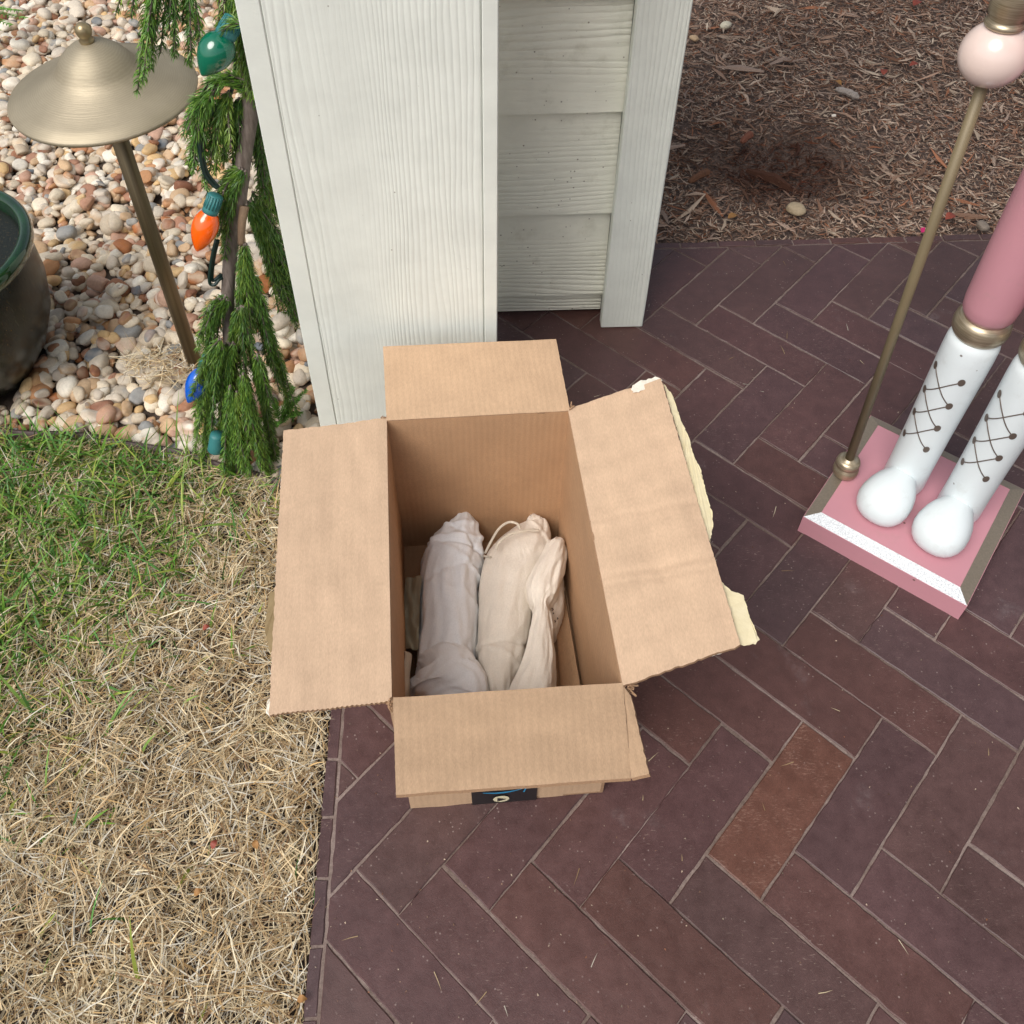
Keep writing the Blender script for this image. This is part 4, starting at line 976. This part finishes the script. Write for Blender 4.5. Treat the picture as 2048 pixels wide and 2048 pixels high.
# bottom skirt
fan((468, 780), [(463, 984), (488, 952), (448, 950), (474, 920)], .850, rep=3, sag=.006, j=7, tint=1.05)
fan((490, 760), [(521, 932), (536, 972), (508, 900), (554, 990), (498, 960)], .850, rep=3, sag=.008, j=7, tint=1.0)
fan((515, 720), [(552, 990), (556, 920), (545, 860), (560, 960), (538, 800)], .88, rep=3, sag=.008, j=7, tint=.9)
fan((480, 620), [(470, 780), (495, 780), (515, 800), (455, 760)], .90, rep=3, sag=.006, j=8, tint=.85)
obj('branches', *merge(twigs), bark_m, spr)
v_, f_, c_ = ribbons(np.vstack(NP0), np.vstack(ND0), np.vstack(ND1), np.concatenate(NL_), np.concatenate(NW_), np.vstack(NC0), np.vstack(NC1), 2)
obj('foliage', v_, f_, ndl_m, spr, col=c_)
obj('side_branch', *tube(smooth_path([SP(489, 412, .938), SP(484, 445, .928), SP(482, 488, .922)], 14), np.linspace(.0058, .0042, 14), 10), m_simple('tan_bark', S(128, 106, 84), .8, var=.2, vs=200, bump=.001), spr)

# --- light string in the spruce
cordm = m_simple('green_cord', S(22, 46, 42), .4); sock = m_simple('teal_socket', S(52, 118, 118), .5)
ls = thing('light_string', 'string of large coloured bulbs on green cord hanging in the spruce', 'string lights', tuple(SP(430, 400, .93)))
def cord(pts, r_=.0022): return tube(smooth_path([SP(x, y, Y) for x, y, Y in pts], 40), r_, 8)
off2 = [cord([(398, 262, .925), (399, 300, .92), (408, 345, .918), (424, 368, .918), (434, 376, .918)]), cord([(402, 262, .928), (404, 300, .923), (413, 342, .921), (428, 364, .921), (437, 374, .921)]),
        cord([(432, 480, .93), (424, 515, .925), (419, 555, .925), (421, 568, .925), (430, 569, .925), (440, 558, .93), (456, 553, .94)]), cord([(436, 480, .932), (428, 515, .928), (424, 552, .928), (427, 561, .928), (440, 552, .933), (458, 549, .942)]),
        cord([(444, 60, .935), (470, 110, .945), (460, 190, .945), (420, 230, .935), (400, 262, .926)]), cord([(400, 760, .90), (440, 800, .89), (455, 840, .875), (436, 880, .862)]), cord([(456, 553, .94), (480, 620, .935), (470, 700, .92), (405, 738, .905)])]
for c_ in off2: obj('cord', *c_, cordm, ls)
def bulb(name, base, tip, r_, c, label, rough=.08):
    base, tip = np.array(base), np.array(tip); L = float(np.linalg.norm(tip-base)); ax_ = axis_mat(base, tip)
    prof = [(r_*.50, -.002), (r_*.58, .003)]+[(r_*v, L*u) for u, v in ((.10, .72), (.20, .90), (.32, .99), (.44, 1.0), (.56, .93), (.68, .79), (.80, .58), (.90, .36), (.96, .20), (.99, .09), (1.0, .01))]
    mm = NB(name+'_'+'lacquer'); mm.set(c, rough, Coat_Weight=1.0, Coat_Roughness=.04)
    o = obj(name, *lathe(prof, 40, mat4=ax_), mm.m, ls); o['label'] = label
    V, F = lathe([(r_*.58, .003), (r_*.61, -.001), (r_*.57, -.005), (r_*.52, -L*.36), (r_*.42, -L*.38)], 40, mat4=ax_)
    # ribbed socket
    n_ = 40; V = np.array(V)
    cen_ = np.array(base)
    so_ = obj('socket', V, F, sock, o)
    ribs = []
    d_ = (tip-base)/L
    for k in range(16):
        a = 2*math.pi*k/16; M4 = np.array(ax_); c0 = (M4@np.array([r_*.575*math.cos(a), r_*.575*math.sin(a), -.004, 1]))[:3]; c1 = (M4@np.array([r_*.53*math.cos(a), r_*.53*math.sin(a), -L*.35, 1]))[:3]
        ribs.append(tube([c0, c1], .0011, 5))
    obj('socket_ribs', *merge(ribs), sock, o)
bulb('bulb', SP(452, 68, .890), SP(404, 152, .870), .0176, S(0, 104, 78), 'glossy dark green bulb, the highest one')
bulb('bulb', SP(421, 421, .915), SP(394, 503, .900), .0155, S(255, 100, 4), 'bright orange bulb')
bulb('bulb', SP(408, 738, .890), SP(376, 806, .868), .0150, S(10, 92, 200), 'blue bulb half hidden by needles')
# empty socket end near the turf
c0, c1 = SP(434, 868, .86), SP(428, 935, .848)
V, F = lathe([(.0085, 0), (.0095, .004), (.0105, .020), (.0112, .028), (.0100, .030)], 24, mat4=axis_mat(c0, c1)); obj('socket', V, F, sock, ls)

# ================================================================ SMALL THINGS
def sprout(name, label, base, ends, ln=.012, tint=1.5, cat='weed'):
    t_ = thing(name, label, cat, tuple(base)); global twigs
    A = [np.array(x) for x in ends]; P, D0, D1, L, W_, C0, C1 = [], [], [], [], [], [], []; tw = []
    for e_ in A:
        q = smooth_path([base, (np.array(base)+e_)/2+np.array([0, 0, .008]), e_], 16); tw.append(tube(q, np.linspace(.0011, .0005, 16), 5))
        for i in range(3, 16):
            T = unit(q[i]-q[i-1]); sd = unit(np.cross(T, [0, 0, 1.]))
            for s_ in (-1, 1):
                for k in range(2):
                    P.append(q[i]); D0.append(unit(T*.7+sd*s_+np.array([0, 0, .15*k]))); D1.append(unit(T+sd*s_*.6-np.array([0, 0, .3]))); L.append(ln*(1.1-i/22)*random.uniform(.8, 1.1)); W_.append(.0028)
                    c = np.array(S(98, 146, 56))*tint*random.uniform(.8, 1.1)*.7; C0.append(c); C1.append(c*1.15)
    obj('stems', *merge(tw), m_simple(name+'_stem', S(96, 130, 60), .6), t_)
    v, f, c = ribbons(np.array(P), np.array(D0), np.array(D1), np.array(L), np.array(W_), np.array(C0), np.array(C1), 3); obj('leaves', v, f, gm, t_, col=c)
sprout('feathery_weed', 'small feathery green weed growing by the foot of the column', PZ(560, 850, .0), [PZ(x, y, z) for x, y, z in ((612, 782, .035), (586, 776, .05), (548, 800, .05), (604, 826, .03), (552, 852, .03), (575, 806, .055), (596, 800, .04))])
sprout('feathery_frond', 'pale green feathery frond at the upper left corner over the pebbles', PZ(-60, 30, .06), [PZ(x, y, z) for x, y, z in ((44, 22, .10), (38, -10, .11), (20, 50, .09), (8, 15, .12), (48, 36, .10), (-5, 60, .09))], ln=.022)
b = NB('leaf_red'); lr = b.set(b.mix(b.noise(120, 4), S(160, 78, 58), S(120, 54, 44)), .6); b = NB('leaf_ochre'); lo = b.set(b.mix(b.noise(120, 4), S(176, 132, 76), S(140, 96, 54)), .65)
def leaf(px, py, z, size, mat, label, rot, grp):
    c = PZ(px, py, z); V = []; n_ = 8
    for i in range(n_+1):
        t_ = i/n_; wv = math.sin(math.pi*t_**.8)*size*.32+.0003; x = (t_-.5)*size; zc = .004*math.sin(t_*3)+.0015
        for s_ in (-1, 0, 1): V.append((x, s_*wv*(1+.2*N3(i, s_+rot)), zc+abs(s_)*wv*.35))
    V = [Matrix.Rotation(rot, 3, 'Z')@Vector(v)+Vector(c) for v in V]
    F = [(3*i+k, 3*i+k+1, 3*i+k+4, 3*i+k+3) for i in range(n_) for k in range(2)]
    return tag(obj('fallen_leaf', V, F, mat), label, 'leaf', grp)
gl = 'fallen leaf scraps'
leaf(1833, 8, .004, .03, lr, 'bright red leaf scrap on the mulch at the top edge of the picture', .8, gl)
leaf(1766, 146, .003, .022, lr, 'red leaf scrap on the mulch left of the pale pink ball', 1.3, gl)
leaf(1828, 132, .003, .022, lr, 'small red leaf scrap on the mulch close beside the pale pink ball', .2, gl)
leaf(1675, 168, .003, .018, lo, 'tiny orange leaf scrap in the middle of the mulch bed', 2.2, gl)
leaf(1465, 436, .003, .020, lo, 'ochre leaf scrap on the mulch near the brick edge', .3, gl)
leaf(1900, 436, .003, .024, lr, 'reddish leaf scrap on the mulch between the staff and the pink leg', .5, gl)
leaf(430, 1690, .010, .010, lr, 'rust red leaf lying in the dry turf below the box', 1.2, gl)
leaf(512, 1690, .010, .010, lo, 'orange tan leaf lying in the dry turf near the brick edge', 2.0, gl)
leaf(605, 2000, .006, .010, lo, 'orange leaf caught against the brick edge at the bottom', .1, gl)
leaf(398, 1786, .010, .010, lo, 'yellow ochre leaf lying among the straw at the bottom left', .5, gl)
leaf(414, 1258, .010, .010, lr, 'small rust leaf lying in the turf left of the box', .5, gl)
def stone(px, py, L, c, label):
    sh = shapes[random.randrange(len(shapes))]; p = PZ(px, py, .002); th = random.random()*3
    V = (sh*np.array([L*.5, L*.36, L*.26]))@np.array(Matrix.Rotation(th, 3, 'Z')).T+p
    return tag(obj('stone', V, IF, peb_m, col=np.tile(np.array(c), (len(V), 1))), label, 'stone', 'loose stones on the mulch')
stone(1452, 50, .030, S(222, 214, 190), 'pale cream stone lying alone at the top of the mulch bed')
stone(1388, 76, .024, S(206, 176, 140), 'tan stone touching the corner board at the top of the mulch bed')
stone(1592, 416, .038, S(178, 160, 132), 'rough tan stone on the mulch near the brick edge')
stone(1966, 452, .024, S(140, 128, 116), 'grey stone on the mulch beside the pink trouser leg')
stone(1668, 231, .010, S(235, 225, 210), 'tiny white stone in the middle of the mulch')
# weathered wood piece, bark pieces
def stick(name, a, c, r_, col_, label, cat='bark'):
    q = smooth_path([a, (np.array(a)+np.array(c))/2+np.array([0, 0, .003]), c], 14); m = np.array([1+.35*N3(i*.6, r_*900) for i in range(14)])*np.interp(np.linspace(0, 1, 14), [0, .15, .85, 1], [.5, 1, 1, .35])
    V, F = tube(q, r_*m, 7); return tag(obj(name, V, F, m_simple(label.split()[0]+'_wood', col_, .8, var=.3, vs=300, bump=.001, bs=300), smooth=False), label, cat)
stick('bark_piece', PZ(1672, 178, .006), PZ(1718, 196, .004), .0075, S(160, 150, 142), 'silvery weathered wood piece lying on the mulch bed')
stick('bark_piece', PZ(1483, 285, .006), PZ(1503, 268, .010), .0075, S(122, 74, 56), 'reddish brown bark piece standing in the mulch left of the hollow')
stick('bark_piece', PZ(1378, 364, .006), PZ(1420, 342, .008), .0075, S(110, 74, 52), 'brown bark chunk in the mulch near the corner board')
tag(obj('pink_scrap', [PZ(x, y, .006) for x, y in ((1841, 456), (1850, 454), (1851, 464), (1842, 465))]+[PZ(x, y, .004) for x, y in ((1841, 456), (1850, 454), (1851, 464), (1842, 465))], [(0, 1, 2, 3), (7, 6, 5, 4), (0, 4, 5, 1), (1, 5, 6, 2), (2, 6, 7, 3), (3, 7, 4, 0)], m_simple('hot_pink', S(210, 40, 110), .5), smooth=False), 'tiny hot pink scrap on the mulch beside the brick edge', 'scrap')
# grit and straw bits blown onto the pavers
n = 900; x = -.17+np.abs(rng.normal(0, .45, n)); y = rng.uniform(.05, 1.32, n); az = rng.uniform(0, 2*math.pi, n)
kx = (x < 1.4) & ~((x > -.10) & (x < .14) & (y > .37) & (y < .74)); x, y, az = x[kx], y[kx], az[kx]; n = len(x)
D0 = np.c_[np.cos(az), np.sin(az), np.full(n, .02)]; straw = rng.random(n) < .10
c = np.where(straw[:, None], straw_pal[rng.integers(0, 6, n)]*.7, mp[rng.integers(0, 8, n)]*rng.uniform(.3, 1.0, n)[:, None])
v, f, c = ribbons(np.c_[x, y, np.full(n, .0012)], D0, unit(D0+rng.normal(0, .12, (n, 3))*np.array([1, 1, 0])), np.where(straw, rng.uniform(.006, .020, n), rng.uniform(.0008, .0026, n)), np.where(straw, .0008, rng.uniform(.0006, .0017, n)), c, c, 2, side=np.c_[-np.sin(az), np.cos(az), np.zeros(n)])
tag(obj('patio_grit', v, f, dry_m, col=c), 'specks of grit and bits of straw scattered over the brick patio', 'debris', kind='stuff')
# straw tuft at the foot of the path light and strands over the pebbles
n = 420; a = rng.uniform(0, 2*math.pi, n); rr = np.sqrt(rng.random(n))*.062; x = lf[0]-.035+np.cos(a)*rr*1.2; y = lf[1]-.004+np.sin(a)*rr*.6; az = rng.uniform(0, 2*math.pi, n); el = rng.normal(.05, .2, n)
D0 = np.c_[np.cos(az)*np.cos(el), np.sin(az)*np.cos(el), np.sin(el)]; D1 = unit(D0+rng.normal(0, .3, (n, 3)))
c = straw_pal[rng.integers(0, 6, n)]*rng.uniform(.8, 1.1, n)[:, None]
v, f, c = ribbons(np.c_[x, y, rng.uniform(.000, .012, n)], D0, D1, rng.uniform(.02, .05, n), rng.uniform(.0008, .0016, n), c, c, 3)
tag(obj('straw_tuft', v, f, dry_m, col=c), 'tuft of dry straw around the foot of the path light', 'grass', kind='stuff')
